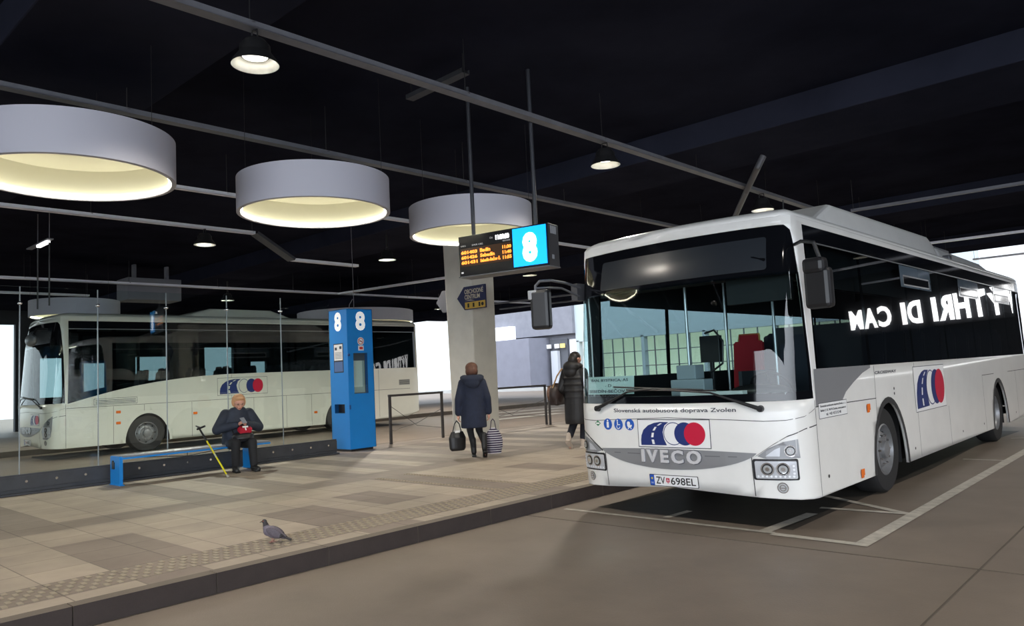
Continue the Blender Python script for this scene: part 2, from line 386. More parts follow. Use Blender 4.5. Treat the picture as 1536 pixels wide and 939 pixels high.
# ------------------------------------------------------------------ hall shell
CZ = 6.0
bm = bmesh.new(); bx(bm, -41, 16, -20, 30, CZ, CZ+.5); bx(bm, -41, -2, -28, -20, CZ, CZ+.5); bx(bm, -41, -22, 30, 33, CZ, CZ+.5)
struct('ceiling', bm, ceil_m, 'black ceiling slab of the bus station')
rib_m = mat('charcoal_ceiling_beam', (.025, .0275, .043), .9, noise=.25, nscale=1, spec=0)
for i, y in enumerate((-14.5, -4.5, 5.6, 15.8, 25.4)):
    bm = bmesh.new(); bx(bm, -41, 16, y, y+2.0, 5.55, CZ+.02); struct('beam_%d' % (i+1), bm, rib_m, 'wide black ceiling beam', bevel=.02)
WIN_L = [(-14, 4.1, 0, 5.3), (4.9, 6.4, 1.6, 3.6), (7.2, 8.3, 1.7, 3.3), (9.8, 11.6, 2.0, 3.6), (13.7, 15.5, 1.2, 4.1), (16.6, 17.7, 2.2, 3.2), (22.3, 23.0, 2.6, 3.6)]
dw = mat('dark_wall', (.05, .052, .06), .8, noise=.2, nscale=1)
bm = bmesh.new(); 
prevy = -14
for ya, yb, za, zb_ in WIN_L:
    bx(bm, -41, -40.7, prevy if prevy > -14 else -28, ya, 0, CZ) if ya > prevy else None
    if za > 0: bx(bm, -41, -40.7, ya, yb, 0, za)
    bx(bm, -41, -40.7, ya, yb, zb_, CZ); prevy = yb
bx(bm, -41, -40.7, prevy, 28, 0, CZ); struct('wall_left', bm, dw, 'dark side wall with a wide daylight opening')
bm = bmesh.new(); bx(bm, -41, -2, -28.3, -28, 0, CZ); bx(bm, -2.3, -2, -28, -20, 0, CZ); struct('wall_front', bm, dw)
bm = bmesh.new(); bx(bm, 15.7, 16, 0, 30, 0, CZ); struct('wall_right', bm, dw)
bm = bmesh.new(); bx(bm, 1.5, 16, 30, 30.3, 0, CZ); struct('wall_back', bm, dw)
# far buildings in daylight
bm = bmesh.new(); bx(bm, -58, -41.4, 50.4, 51, .0, 9.5); bx(bm, -58, -41.4, 49.6, 50.4, 5.25, 9.5)
struct('wall_far_concrete', bm, wall_conc, 'pale grey concrete wall of the far building')
shop_in = mat('lit_shop_interior', 'd8dcc0', .6, emit=.9, ec='e4ecc8'); shop_w = mat('shop_white', 'dfe3e2', .6)
bm = bmesh.new(); bx(bm, -41.4, -8, 50, 50.6, 4.4, 9.5); bx(bm, -41.4, -8, 50, 50.6, 0, .5)
for x in (-41.2, -39.6, -34, -28, -22, -16, -10): bx(bm, x-.15, x+.15, 50, 50.6, 0, 4.5)
struct('wall_far_shop', bm, mat('shop_grey', '9aa3a6', .7), 'far shop front wall behind the parked bus')
bm = bmesh.new(); bx(bm, -41.4, -8, 54, 54.2, 0, 5); struct('wall_shop_interior', bm, shop_in, 'bright inside wall of the far shop')
wm_ = mat('window_bar', '5b5f62', .5)
for k, x in enumerate((-39.6, -34, -28, -22, -16)):
    bm = bmesh.new(); x1 = x+5.7
    for q in range(1, 5): bx(bm, x+q*1.15-.04, x+q*1.15+.04, 50.1, 50.2, .5, 4.4)
    for z in (1.8, 3.1): bx(bm, x+.15, x1-.15, 50.1, 50.2, z, z+.07)
    struct('window_%d' % (k+1), bm, wm_, 'barred shop window across the yard')
bm = bmesh.new(); bx(bm, -53.0, -48.7, 48.9, 49.6, 4.95, 6.45); struct('trim_9', bm, mat('bright_white_panel', 'f2f3f5', .5), 'white box panel on the far concrete wall')
bm = bmesh.new(); bx(bm, -49.6, -44.9, 47.2, 50.4, .25, 5.0); struct('wall_block', bm, mat('grey_block', '6c6d78', .8, noise=.1, nscale=1.2), 'grey concrete block volume in the yard', bevel=.03)
bm = bmesh.new(); bx(bm, -52.3, -50.1, 50.2, 50.5, .28, 3.1); tag(struct('door_1', bm, mat('far_white_door', 'e6e8ec', .5), 'white door in the far concrete wall'))
bm = bmesh.new(); bx(bm, -50.05, -49.7, 50.1, 50.5, .28, 5.0); struct('trim_10', bm, mat('pale_strip', 'c8cad2', .6), 'pale vertical strip beside the far door')
bm = bmesh.new(); bx(bm, -44.8, -42.6, 50.2, 50.45, .28, 4.8); struct('door_2', bm, mat('dark_doorway', '4a4c52', .7), 'dark far doorway')
bm = bmesh.new(); bx(bm, -44.3, -43.5, 49.7, 50.1, .28, 3.7); struct('pillar_1', bm, mat('far_post', 'a4a6ac', .7), 'slim grey column at the far doorway')
bm = bmesh.new(); bx(bm, -42.3, -41.5, 50.2, 50.45, 2.4, 4.7); struct('window_6', bm, mat('far_window', 'f4f6f8', .4), 'small bright far window')
for q, (x, c_) in enumerate(((-44.6, 'c8c8c8'), (-43.6, 'e0e0e0'), (-42.9, 'd8c070'))):
    bm = bmesh.new(); bx(bm, x-.25, x+.25, 49.75, 49.9, 3.95, 4.35)
    tag(obj('wall_sign', bm, mat('far_sign_%d' % q, c_, .5)), ['small grey sign above the far doorway', 'small white sign above the far doorway', 'small yellow sign above the far doorway'][q], 'sign', 'signs above the far doorway')

# pillar
bm = bmesh.new()
b0 = [(-10.93, 5.95), (-10.08, 5.95), (-10.08, 6.72), (-10.93, 6.72)]; t0 = [(-11.03, 5.93), (-10.06, 5.93), (-10.06, 6.75), (-11.03, 6.75)]
vb = [bm.verts.new((x, y, K-.02)) for x, y in b0]; vt = [bm.verts.new((x, y, CZ)) for x, y in t0]
for i in range(4): bm.faces.new((vb[i], vb[(i+1) % 4], vt[(i+1) % 4], vt[i]))
bm.faces.new(vb[::-1]); bm.faces.new(vt); struct('pillar_2', bm, concrete, 'square concrete pillar on the platform behind the walking woman', bevel=.03)

# ------------------------------------------------------------------ ceiling trays and lamps
TZ = 5.2
def tray(name_label, p, q, wd=.14, h=.06, group=None, m=galv, hang=True):
    p, q = Vector(p), Vector(q); d = q-p; L = d.length; rz = math.atan2(d.y, d.x)
    e = empty('cable_tray', p, rz, name_label, 'cable tray', group)
    bm = bmesh.new(); bx(bm, 0, L, -wd/2, wd/2, -.006, .006); bx(bm, 0, L, -wd/2, -wd/2+.008, 0, h); bx(bm, 0, L, wd/2-.008, wd/2, 0, h)
    o = obj('tray_channel', bm, m, e)
    if hang:
        n = max(1, int(L/3)); hr_ = None
        for i in range(n+1):
            x = min(L-.05, max(.05, i*L/n))
            wy_ = (p+d*(x/L)).y
            if hr_ is None or abs(topz(wy_)-hz_) > .01:
                hz_ = topz(wy_)
                bm = bmesh.new(); cyl(bm, (0, 0, .006), (0, 0, hz_-p.z), .006, n=6); bx(bm, -.02, .02, -wd/2, wd/2, .04, .055); hr_ = h_ = obj('hanger_rod', bm, black_plastic, e)
            else: h_ = hr_.copy(); col.objects.link(h_); h_.parent = e
            h_.location.x = x
    if abs(d.z) > .01: e.rotation_euler = (0, -math.asin(d.z/L), rz)
    return e
g1 = None
bright = mat('daylit_tray_steel', 'eceef8', .35, .15)  # daylight glancing off the trays is put into this paler steel colour
tray('long grey ceiling tray running over the platform edge to above the parked bus', (-3.92, -12, TZ), (-3.92, 24, TZ))
tray('grey ceiling tray passing behind the ring lamps', (-7.12, -12, TZ), (-7.12, 24, TZ))
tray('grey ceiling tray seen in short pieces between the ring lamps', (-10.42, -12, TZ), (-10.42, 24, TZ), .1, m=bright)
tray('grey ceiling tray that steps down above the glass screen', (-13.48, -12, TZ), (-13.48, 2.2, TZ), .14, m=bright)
tray('short steep piece of tray at the step', (-13.48, 2.2, TZ), (-13.52, 3.2, TZ-.55), .3, hang=False, m=dk_steel)
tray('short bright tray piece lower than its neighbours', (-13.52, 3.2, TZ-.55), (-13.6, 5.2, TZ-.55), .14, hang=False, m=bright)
bright = mat('daylit_tray_steel', 'eef0f6', .16, 1)
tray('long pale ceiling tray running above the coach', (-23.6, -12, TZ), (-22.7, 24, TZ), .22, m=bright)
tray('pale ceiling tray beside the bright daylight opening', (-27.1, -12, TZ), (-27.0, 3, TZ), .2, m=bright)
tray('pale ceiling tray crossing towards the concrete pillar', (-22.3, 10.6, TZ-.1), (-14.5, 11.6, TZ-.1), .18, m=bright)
tray('thin far ceiling tray behind the concrete pillar, nearer of the two', (-23.5, 20.0, TZ-.1), (-12, 21.4, TZ-.1), .16)
tray('thin far ceiling tray behind the concrete pillar, farther of the two', (-25.0, 22.6, TZ-.1), (-12, 24.0, TZ-.1), .16)
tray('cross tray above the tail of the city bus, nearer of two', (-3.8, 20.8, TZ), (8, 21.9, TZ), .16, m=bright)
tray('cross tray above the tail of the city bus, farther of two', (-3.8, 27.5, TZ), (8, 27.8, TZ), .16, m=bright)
tray('faint cross tray over the middle of the parked bus', (-3.4, 12.7, TZ), (8, 13.6, TZ), .1)
tray('short cross bracket tray above the departure board', (-5.45, .35, 5.7), (-4.2, .3, 5.7), .14, m=dk_steel)

lamp_dark = mat('lamp_housing', (.012, .012, .013), .45); lamp_refl = mat('lamp_reflector', 'b9bab4', .35, .2)
bulb_m = mat('lamp_lens', 'ffffff', .3, emit=6, ec='fffaf0')
def high_bay(x, y, z, label, pw=1.0):
    e = empty('high_bay_lamp', (x, y, z), 0, label, 'ceiling lamp', 'high bay lamps')
    bm = bmesh.new(); lathe(bm, [(.235, 0), (.215, .05), (.17, .11), (.155, .13), (.15, .2), (.10, .26), (.001, .27)], n=40)
    obj('lamp_shade', bm, lamp_dark, e, smooth=True)
    bm = bmesh.new(); lathe(bm, [(.232, .002), (.205, .045), (.15, .10)], n=40); obj('reflector', bm, lamp_refl, e, smooth=True)
    bm = bmesh.new(); disc(bm, (0, 0, .088), .125); obj('lamp_lens', bm, bulb_m, e)
    bm = bmesh.new(); tube(bm, [(-.06, 0, .25), (-.05, 0, .36), (.05, 0, .36), (.06, 0, .25)], .008); bx(bm, -.02, .02, -.02, .02, .35, (TZ-z-.008) if (x == -3.92 or (x == -13.48 and y < 2.2)) else topz(y)-z); obj('hook', bm, black_plastic, e)
    ld = bpy.data.lights.new('lamp_light', 'SPOT'); ld.energy = P_BAY*4*pw; ld.spot_size = math.radians(150); ld.spot_blend = .6; ld.shadow_soft_size = .13; ld.color = (1, .93, .82)
    lo = bpy.data.objects.new('lamp_light', ld); col.objects.link(lo); lo.parent = e; lo.location = (0, 0, .05)
    return e
LZ = 4.83
for x, y, l in ((-3.92, -2.95, 'black high bay lamp nearest the camera, hanging over the platform edge'), (-3.92, 3.05, 'black high bay lamp between the departure board rods and the roof of the city bus'), (-3.92, 8.75, 'black high bay lamp just above the roof edge of the parked bus'),
                (-13.48, 1.0, 'black high bay lamp above the left bus between two ring lamps'), (-13.2, 5.9, 'black high bay lamp beside the concrete pillar above the blue kiosk')):
    high_bay(x, y, LZ, l, 1.0 if x > -5 else 2.2)
BL = ['behind the camera over the platform edge', 'hidden behind the middle of the city bus', 'hidden behind the rear of the city bus', 'over the coach lane before the glass screen begins', 'over the coach lane beyond the concrete pillar', 'over the coach lane near the far yard',
      'over the driving lane behind the camera', 'over the driving lane beside the camera', 'over the lane beside the wheels of the city bus', 'over the lane beside the rear half of the city bus', 'over the lane past the tail of the city bus',
      'over the next platform ahead of the coach', 'over the next platform just beyond the ventilation box', 'over the next platform past the tail of the coach']
for k, (x, y) in enumerate(((-3.92, -9), (-3.92, 14.8), (-3.92, 21), (-13.48, -6), (-13.48, 12), (-13.48, 19), (4.5, -9.5), (4.5, -3), (4.5, 3.5), (4.5, 10), (4.5, 17), (-23.6, -4), (-23.6, 6.6), (-23.6, 17))):  # extra lamps out of view, added to brighten the buses and platform
    high_bay(x, y, LZ, 'added black high bay lamp '+BL[k], 1.0 if x > -5 else 2.0)

strip_m = mat('lamp_light_strip', 'ffffff', .5, emit=RING_E, ec='fff9e2')
def ring(x, y, z, D, h, label):
    R = D/2; e = empty('ring_lamp', (x, y, z), 0, label, 'ring lamp', 'big white ring lamps')
    bm = bmesh.new(); lathe(bm, [(R, 0), (R, h), (R-.03, h), (R-.03, h-.03)], n=96); lathe(bm, [(R, 0), (R-.05, -.004), (R-.055, .012)], n=96)
    obj('outer_band', bm, lamp_white, e, smooth=True)
    bm = bmesh.new(); rg = lathe(bm, [(R-.055, .012), (R-.05, .3*h), (R-.08, .75*h), (R-.2, .93*h), (.01, .95*h)], n=96)
    obj('inner_reflector', bm, lamp_inner, e, smooth=True)
    bm = bmesh.new(); lathe(bm, [(R-.06, .018), (R-.085, .035), (R-.06, .052)], n=96); obj('light_strip', bm, strip_m, e, smooth=True)
    for k in range(3):
        a = 2*PI*k/3+.5; bm = bmesh.new(); cyl(bm, ((R-.02)*math.cos(a), (R-.02)*math.sin(a), h), ((R-.02)*math.cos(a), (R-.02)*math.sin(a), topz(y+(R-.02)*math.sin(a))-z), .003, n=6); obj('suspension_cable', bm, black_plastic, e)
    return e
ring(-6.63, -3.78, 4.1, 2.19, .5, 'big white ring lamp nearest the camera, first of the platform row')
ring(-6.63, -.55, 4.1, 2.19, .5, 'big white ring lamp hanging in the middle of the row')
ring(-6.63, 2.66, 4.1, 2.19, .5, 'big white ring lamp partly hidden behind the departure board')
ring(-23.6, 1.5, 4.1, 2.55, .5, 'grey looking ring lamp above the front of the coach')
ring(-24.2, 12.7, 4.1, 4.9, .5, 'wide ring lamp above the rear of the coach, behind the kiosk')
bm = bmesh.new(); bx(bm, -24.6, -23.6, 3.1, 4.9, 4.75, 5.5)
v = [bm.verts.new(p) for p in ((-24, 3.1, 5.2), (-24, 3.1, 4.75), (-24, 3.9, 4.2), (-24, 4.2, 4.2))]
bx(bm, -24.1, -23.9, 3.4, 3.5, 5.5, CZ-.002); bx(bm, -24.1, -23.9, 4.5, 4.6, 5.5, CZ-.002)
bmesh.ops.delete(bm, geom=v, context='VERTS')
tag(obj('ventilation_duct', bm, mat('duct_grey', '74757c', .6), bevel=.02), 'grey ventilation box under the ceiling above the coach', 'duct')
# flexible pipe above the bus
bm = bmesh.new(); tube(bm, [(-3.05, 7.0, 5.50), (-3.15, 6.95, 5.3), (-3.9, 8.0, 5.14), (-4.9, 9.6, 5.1), (-5.9, 11.2, 5.05)], .06, n=12)
tag(obj('flexible_hose', bm, mat('hose_grey', (.09, .09, .1), .5), smooth=True), 'crooked grey hose hanging under the ceiling above the parked bus', 'hose')
# pole mounted bright fitting at upper left
e = empty('strip_light_fitting', (-17.1, -1.2, TZ), 0, 'short bright strip light on two thin poles above the front of the coach', 'strip light')
bm = bmesh.new(); bx(bm, -.36, .36, -.05, .05, -.03, .03); obj('diffuser', bm, mat('strip_diffuser', 'ffffff', .4, emit=3), e, bevel=.015)
bm = bmesh.new(); bx(bm, -1.1, .55, -.06, .06, .03, .06); cyl(bm, (-.42, 0, .05), (-.42, 0, CZ-TZ), .01, n=6); cyl(bm, (.45, 0, .05), (.45, 0, CZ-TZ), .01, n=6); obj('mounting_bar', bm, galv, e)
for px_ in (-.42, .45):
    bm = bmesh.new(); cyl(bm, (px_, 0, -.03), (px_, 0, -1.5), .018, n=8); obj('pole', bm, black_plastic, e)

# ------------------------------------------------------------------ glass screen
gx = -10.5
bm = bmesh.new(); bx(bm, gx-.04, gx+.04, -9.2, 2.28, K, K+.30); bx(bm, gx-.04, gx+.14, -9.2, 2.28, K, K+.03); bx(bm, gx+.04, gx+.055, -9.2, 2.28, K+.08, K+.27)
base = empty('glass_screen', (0, 0, 0), 0, 'tall frameless glass wind screen behind the bench with a dark bolted base rail', 'glass screen')
obj('base_rail', bm, dk_steel, base, bevel=.004)
for i in range(-8, 2):
    y0 = -.01+i*1.11; bm = bmesh.new(); bx(bm, gx-.008, gx+.008, y0+.008, y0+1.102, K+.28, 3.32)
    p = obj('glass_panel', bm, clear_glass, base)
    bm = bmesh.new(); bx(bm, gx-.009, gx+.0095, y0-.006, y0+.006, K+.28, 3.32); obj('joint_seal', bm, mat('joint_sealant', '8f989e', .3), base)
    bm = bmesh.new(); sph(bm, (gx+.02, y0, 3.06), .03, n=10); cyl(bm, (gx-.05, y0, 3.06), (gx+.03, y0, 3.06), .018, n=10); obj('glass_clamp', bm, chrome, base, smooth=True)
bm = bmesh.new(); cyl(bm, (gx+.05, -9, K+.19), (gx+.068, -9, K+.19), .02, n=10); b_ = obj('bolt', bm, chrome, base)
for i in range(1, 28): c_ = b_.copy(); col.objects.link(c_); c_.parent = base; c_.location.y = i*.41


# ------------------------------------------------------------------ bench
bench = empty('waiting_bench', (-10.05, -1.0, K), 0, 'long low bench with dark slats and blue end plates along the glass screen', 'bench')
for k, y in enumerate((-1.14, 1.12)):
    bm = bmesh.new(); mpoly(bm, rrect(-.19, .2, 0, .455, .03), lambda s, z, off: Vector((s, y, z)), 0)
    r = bmesh.ops.extrude_face_region(bm, geom=bm.faces[:]); bmesh.ops.translate(bm, verts=[v for v in r['geom'] if isinstance(v, bmesh.types.BMVert)], vec=(0, .05 if k == 0 else .05, 0))
    bmesh.ops.recalc_face_normals(bm, faces=bm.faces[:]); bx(bm, -.21, .24, y-.01, y+.06, 0, .012)
    pp = obj('end_plate', bm, blue_k, bench, bevel=.004)
bm = bmesh.new(); bx(bm, -.1, .0, -1.152, -1.14, .25, .36); bx(bm, -.085, -.04, -1.155, -1.14, .36, .385); obj('socket_cover', bm, black_plastic, bench)
for k in range(4):
    bm = bmesh.new(); bx(bm, -.18+k*.095, -.10+k*.095, -1.13, 1.45, .43, .462); obj('slat', bm, mat('grey_slat', (.22, .23, .26), .4, .2), bench, bevel=.006)
bm = bmesh.new(); bx(bm, .19, .215, -1.12, 1.45, .405, .43); obj('front_rail', bm, blue_k, bench)
bm = bmesh.new(); tube(bm, [(.05, -1.0, .42), (.05, 0, .34), (.05, 1.0, .42)], .006, n=6); cyl(bm, (.05, 0, .34), (.05, 0, .43), .006, n=6); obj('truss_rod', bm, black_plastic, bench)

# ------------------------------------------------------------------ kiosk
kx0, kx1, ky0, ky1, kz = -11.12, -10.46, 2.62, 3.28, 3.16
kio = empty('info_kiosk', ((kx0+kx1)/2, (ky0+ky1)/2, K), 0, 'tall bright blue bay kiosk with a white 8 on both faces', 'kiosk')
ox, oy = (kx0+kx1)/2, (ky0+ky1)/2
hx = .33
FM = plane_map((-hx, -hx, 0), (1, 0, 0), (0, -1, 0)); SM = plane_map((hx, -hx, 0), (0, 1, 0), (1, 0, 0))
bm = bmesh.new(); H = kz-K
# shell with a recess on the right face and a slot on the left face
def shell(bm, mp, holes):
    xsx = sorted({0, .66}|{h[0] for h in holes}|{h[1] for h in holes}); zs = sorted({.06, H}|{h[2] for h in holes}|{h[3] for h in holes})
    for a, b in zip(xsx[:-1], xsx[1:]):
        for c, d in zip(zs[:-1], zs[1:]):
            m_ = ((a+b)/2, (c+d)/2)
            if not any(h[0] < m_[0] < h[1] and h[2] < m_[1] < h[3] for h in holes): mpoly(bm, rect(a, b, c, d), mp)
slot = (.13, .50, .80, .99); rec = (.14, .50, 1.20, 2.06)
shell(bm, FM, [slot]); shell(bm, SM, [rec]); bx(bm, -hx, hx, hx-.01, hx, .06, H); bx(bm, -hx, -hx+.01, -hx, hx, .06, H); bx(bm, -hx, hx, -hx, hx, H-.01, H); bx(bm, -hx, hx, -hx, hx, .05, .06)
bmesh.ops.remove_doubles(bm, verts=bm.verts[:], dist=1e-5)
obj('housing', bm, blue_k, kio)
bm = bmesh.new(); bx(bm, -.28, .28, -.28, .28, -.005, .06); obj('plinth', bm, black_plastic, kio)
bm = bmesh.new()
for mp, h, dep in ((FM, slot, .1), (SM, rec, .09)):
    for a, b in (((h[0], h[2]), (h[1], h[2])), ((h[1], h[2]), (h[1], h[3])), ((h[1], h[3]), (h[0], h[3])), ((h[0], h[3]), (h[0], h[2]))):
        bm.faces.new([bm.verts.new(mp(*q)) for q in ((a[0], a[1], 0), (b[0], b[1], 0), (b[0], b[1], -dep), (a[0], a[1], -dep))])
obj('recess_lining', bm, mat('deep_blue', '0a4c84', .5), kio)
bm = bmesh.new(); mpoly(bm, rect(slot[0], slot[1], slot[2], slot[3]), FM, -.1); obj('slot_back', bm, black_plastic, kio)
bm = bmesh.new(); mpoly(bm, rect(rec[0], rec[1], rec[2], rec[3]), SM, -.09, 0); mpoly(bm, rect(rec[0]+.02, rec[1]-.08, rec[2]+.14, rec[3]-.16), SM, -.085, 1)
mpoly(bm, rect(rec[0]+.02, rec[1]-.02, rec[2]+.02, rec[3]-.16), SM, -.088, 2)
obj('timetable_case', bm, [mat('case_grey', '44505a', .4), mat('timetable_paper', 'b9cfc8', .5), mat('case_green', '8fa8a2', .4)], kio)
bm = bmesh.new(); mpoly(bm, rect(rec[0], rec[1], rec[2], rec[3]), SM, -.02); obj('case_glass', bm, glass('case_glass_m', (.93, .96, .96)), kio)
num_m = mat('white_number', 'ffffff', .5, emit=.25)
for mp, a, b in ((FM, .21, .46), (SM, .22, .47)):
    bm = bmesh.new(); text(bm, '8', a, b, 2.54, 2.95, mp, .003, 0, bold=.045); obj('bay_number', bm, num_m, kio)
bm = bmesh.new(); mpoly(bm, circ(.34, 2.31, .085), SM, .003, 0); mpoly(bm, circ(.34, 2.31, .07), SM, .004, 1); mpoly(bm, circ(.34, 2.31, .055), SM, .005, 0)
mpoly(bm, [(.385, 2.265), (.395, 2.275), (.295, 2.355), (.285, 2.345)], SM, .006, 1); mpoly(bm, rect(.30, .38, 2.30, 2.315), SM, .0055, 2)
mpoly(bm, rect(.27, .41, 2.11, 2.215), SM, .003, 0); mpoly(bm, rect(.30, .39, 2.135, 2.19), SM, .004, 1)
obj('no_smoking_sign', bm, [white_p, mat('sign_red', 'c03028', .4), black_ink], kio)
bm = bmesh.new(); mpoly(bm, rect(.15, .50, 1.66, 2.28), FM, .002, 3); mpoly(bm, rect(.17, .48, 1.92, 2.26), FM, .004, 0); mpoly(bm, rect(.17, .48, 1.68, 1.89), FM, .004, 2)
for a, b, c in ((.2, .28, 2.14), (.37, .45, 2.16)): mpoly(bm, rect(a, b, c, c+.06), FM, .006, 1)
for q in range(5): mpoly(bm, rect(.2, .45, 1.96+q*.03, 1.968+q*.03), FM, .006, 1)
obj('notice_board', bm, [white_p, ink, mat('slate_blue', '4f6c9c', .4), black_plastic], kio)
bm = bmesh.new(); sph(bm, SM(.02, 2.02, .01), .03, n=10); bx(bm, hx, hx+.02, -hx+.005, -hx+.03, .88, .97); obj('lock', bm, mat('lock_blue', '0c3f80', .4), kio)
bm = bmesh.new(); tube(bm, [(0, .1, H), (0, .1, H+.25), (-.02, .1, CZ-K-.003)], .006, n=6); tube(bm, [(.1, -.1, H), (.05, -.05, H+.12), (-.01, .08, H+.25)], .007, n=6); obj('power_cable', bm, galv, kio)
kio.location = (ox, oy, K)

# ------------------------------------------------------------------ rails
for k, (y0, y1, lab) in enumerate(((4.1, 5.68, 'dark metal railing between the blue kiosk and the pillar'), (6.85, 9.56, 'dark metal railing beyond the pillar, ending near the bus front'))):
    e = empty('railing', (-11.0, y0, K), 0, lab, 'railing', 'dark railings along the platform edge'); L = y1-y0; h = 1.12
    for y in (0, L):
        bm = bmesh.new(); bx(bm, -.02, .02, y-.03, y+.03, 0, h-.05); obj('post', bm, rail_m, e)
    bm = bmesh.new(); bx(bm, -.03, .03, -.03, L+.03, h-.05, h); obj('top_rail', bm, rail_m, e)
    bm = bmesh.new(); tube(bm, [(0, .03, .85), (0, L*.5, .36), (0, L-.03, .25)], .006, n=6); tube(bm, [(0, .03, .3), (0, L*.5, .42), (0, L-.03, .7)], .006, n=6); obj('wire_brace', bm, rail_m, e)
e = empty('railing_post', (-10.86, 9.56, K), 0, 'single dark post standing next to the end of the farther railing', 'post')
bm = bmesh.new(); bx(bm, -.02, .02, -.03, .03, 0, 1.08); obj('post_tube', bm, rail_m, e); bm = bmesh.new(); bx(bm, -.5, .0, -.02, .02, 1.5, 1.52); bmesh.ops.translate(bm, verts=bm.verts[:], vec=(.02, 0, -.44)); obj('top_bar', bm, rail_m, e)

# ------------------------------------------------------------------ departure board
A = math.radians(11)
bd = empty('departure_board', (-3.74, 1.3, 3.68), A, 'hanging departure board with orange timetable and glowing blue 8', 'display board')
W, Hh, T = 1.53, .60, .32
bm = bmesh.new(); bx(bm, -W, 0, .012, T, -Hh, 0); obj('housing', bm, mat('board_housing', (.02, .022, .03), .35), bd, bevel=.008)
BM_ = plane_map((0, 0, 0), (1, 0, 0), (0, -1, 0))
bm = bmesh.new(); mpoly(bm, rect(-W, 0, -Hh, 0), BM_, -.012); obj('front_glass', bm, mat('board_black', (.012, .012, .014), .12), bd)
bm = bmesh.new(); mpoly(bm, rect(-.57, -.02, -Hh+.03, -.02), BM_, .006, 0); text(bm, '8', -.41, -.17, -.52, -.1, BM_, .012, 1, bold=.06)
obj('bay_number_panel', bm, [mat('glow_blue', '18a4ff', .3, emit=1.3, ec='10a8ff'), mat('glow_white', 'ffffff', .3, emit=4, ec='ffffff')], bd)
orange = mat('orange_led', 'ff8a20', .4, emit=2.2, ec='ff9038'); wled = mat('white_led', 'ffffff', .4, emit=4)
rows = [('601403', 'Badín', '11:30'), ('601426', 'Sebedín', '11:40'), ('601431', 'Sebedín-Bečov č.', '11:55')]
bm = bmesh.new(); mpoly(bm, rect(-W+.04, -.6, -.46, -.19), BM_, .001, 1)
for i, (a, b, c) in enumerate(rows):
    z = -.275-i*.075; text(bm, a, -W+.05, -W+.34, z, z+.05, BM_, .004, 0, bold=.05)
    text(bm, b, -1.14, -1.14+min(.036*len(b), .35), z, z+.055, BM_, .004, 0, bold=.05); text(bm, c, -.75, -.6, z, z+.05, BM_, .004, 0, bold=.05)
obj('led_rows', bm, [orange, mat('led_backing', (.05, .015, .004), .3)], bd)
bm = bmesh.new(); text(bm, '11:20:33', -.86, -.63, -.13, -.06, BM_, .004, 0, bold=.06); text(bm, 'LINKA', -W+.05, -W+.14, -.16, -.14, BM_, .004, 1); text(bm, 'SMER CIEĽ', -1.28, -1.08, -.165, -.14, BM_, .004, 1); text(bm, 'ODCHOD', -.74, -.61, -.17, -.15, BM_, .004, 1); text(bm, 'ČAS', -.96, -.91, -.1, -.07, BM_, .004, 1)
mpoly(bm, rect(-W+.04, -W+.08, -.56, -.535), BM_, .004, 1)
obj('clock_text', bm, [wled, mat('dim_white', 'cccccc', .5, emit=.5)], bd)
bm = bmesh.new()
for k in range(6): bx(bm, .0, .004, .08+k*.03, .095+k*.03, -.14, -.03)
obj('side_louvre', bm, mat('vent_grey', '8a8e98', .5), bd)
bm = bmesh.new(); bx(bm, 0, .005, .1, .16, -.5, -.44); obj('side_socket', bm, mat('vent_grey', '8a8e98', .5), bd)
bm = bmesh.new(); bx(bm, -W-.01, .01, 0, T, -Hh-.015, -Hh); obj('bottom_trim', bm, mat('board_trim', (.12, .125, .14), .4), bd)
for x in (-1.35, -.27):
    bm = bmesh.new(); cyl(bm, (x, .16, 0), (x, .16, CZ-.003-3.68), .03, n=12); bx(bm, x-.06, x+.06, .1, .22, 0, .02); obj('hanging_rod', bm, mat('rod_grey', (.03, .032, .04), .4), bd)
# arrow sign on the pillar
ar = empty('arrow_sign', (-9.56, 5.9, 3.2), 0, 'navy arrow sign on the pillar pointing to the shopping centre', 'sign')
AMp = plane_map((0, 0, 0), (1, 0, 0), (0, -1, 0))
bm = bmesh.new(); mpoly(bm, [(-.72, 0), (0, 0), (0, .56), (-.72, .56), (-.97, .30)], AMp, 0)
r = bmesh.ops.extrude_face_region(bm, geom=bm.faces[:]); bmesh.ops.translate(bm, verts=[v for v in r['geom'] if isinstance(v, bmesh.types.BMVert)], vec=(0, .04, 0)); bmesh.ops.recalc_face_normals(bm, faces=bm.faces[:])
obj('arrow_board', bm, mat('sign_navy', '20264e', .4), ar)
gold = mat('pale_gold_print', 'cfc6ae', .5)
bm = bmesh.new(); text(bm, 'OBCHODNÉ', -.70, -.06, .38, .52, AMp, .003, bold=.02); text(bm, 'CENTRUM', -.70, -.18, .25, .36, AMp, .003, bold=.02); mpoly(bm, [(-.7, .22), (-.5, .235), (-.35, .2), (-.5, .215)], AMp, .003); obj('lettering', bm, gold, ar)
bm = bmesh.new(); mpoly(bm, rect(-.70, -.005, .02, .18), AMp, .003, 0)
for x in (-.58, -.4, -.2): mpoly(bm, rect(x-.03, x+.03, .05, .15), AMp, .005, 1)
mpoly(bm, circ(-.1, .1, .045, n=12), AMp, .005, 1)
obj('pictogram_strip', bm, [mat('sign_yellow', 'c9a548', .5), black_ink], ar)
bm = bmesh.new(); bx(bm, -.6, -.4, .03, .1, .15, .4); obj('bracket', bm, black_plastic, ar)
ar2 = empty('arrow_sign', (-11.3, 6.35, 3.27), 0, 'dark back of an arrow sign sticking out behind the pillar', 'sign')
bm = bmesh.new(); mpoly(bm, [(-.27, 0), (0, 0), (0, .56), (-.27, .56), (-.5, .27)], AMp, 0)
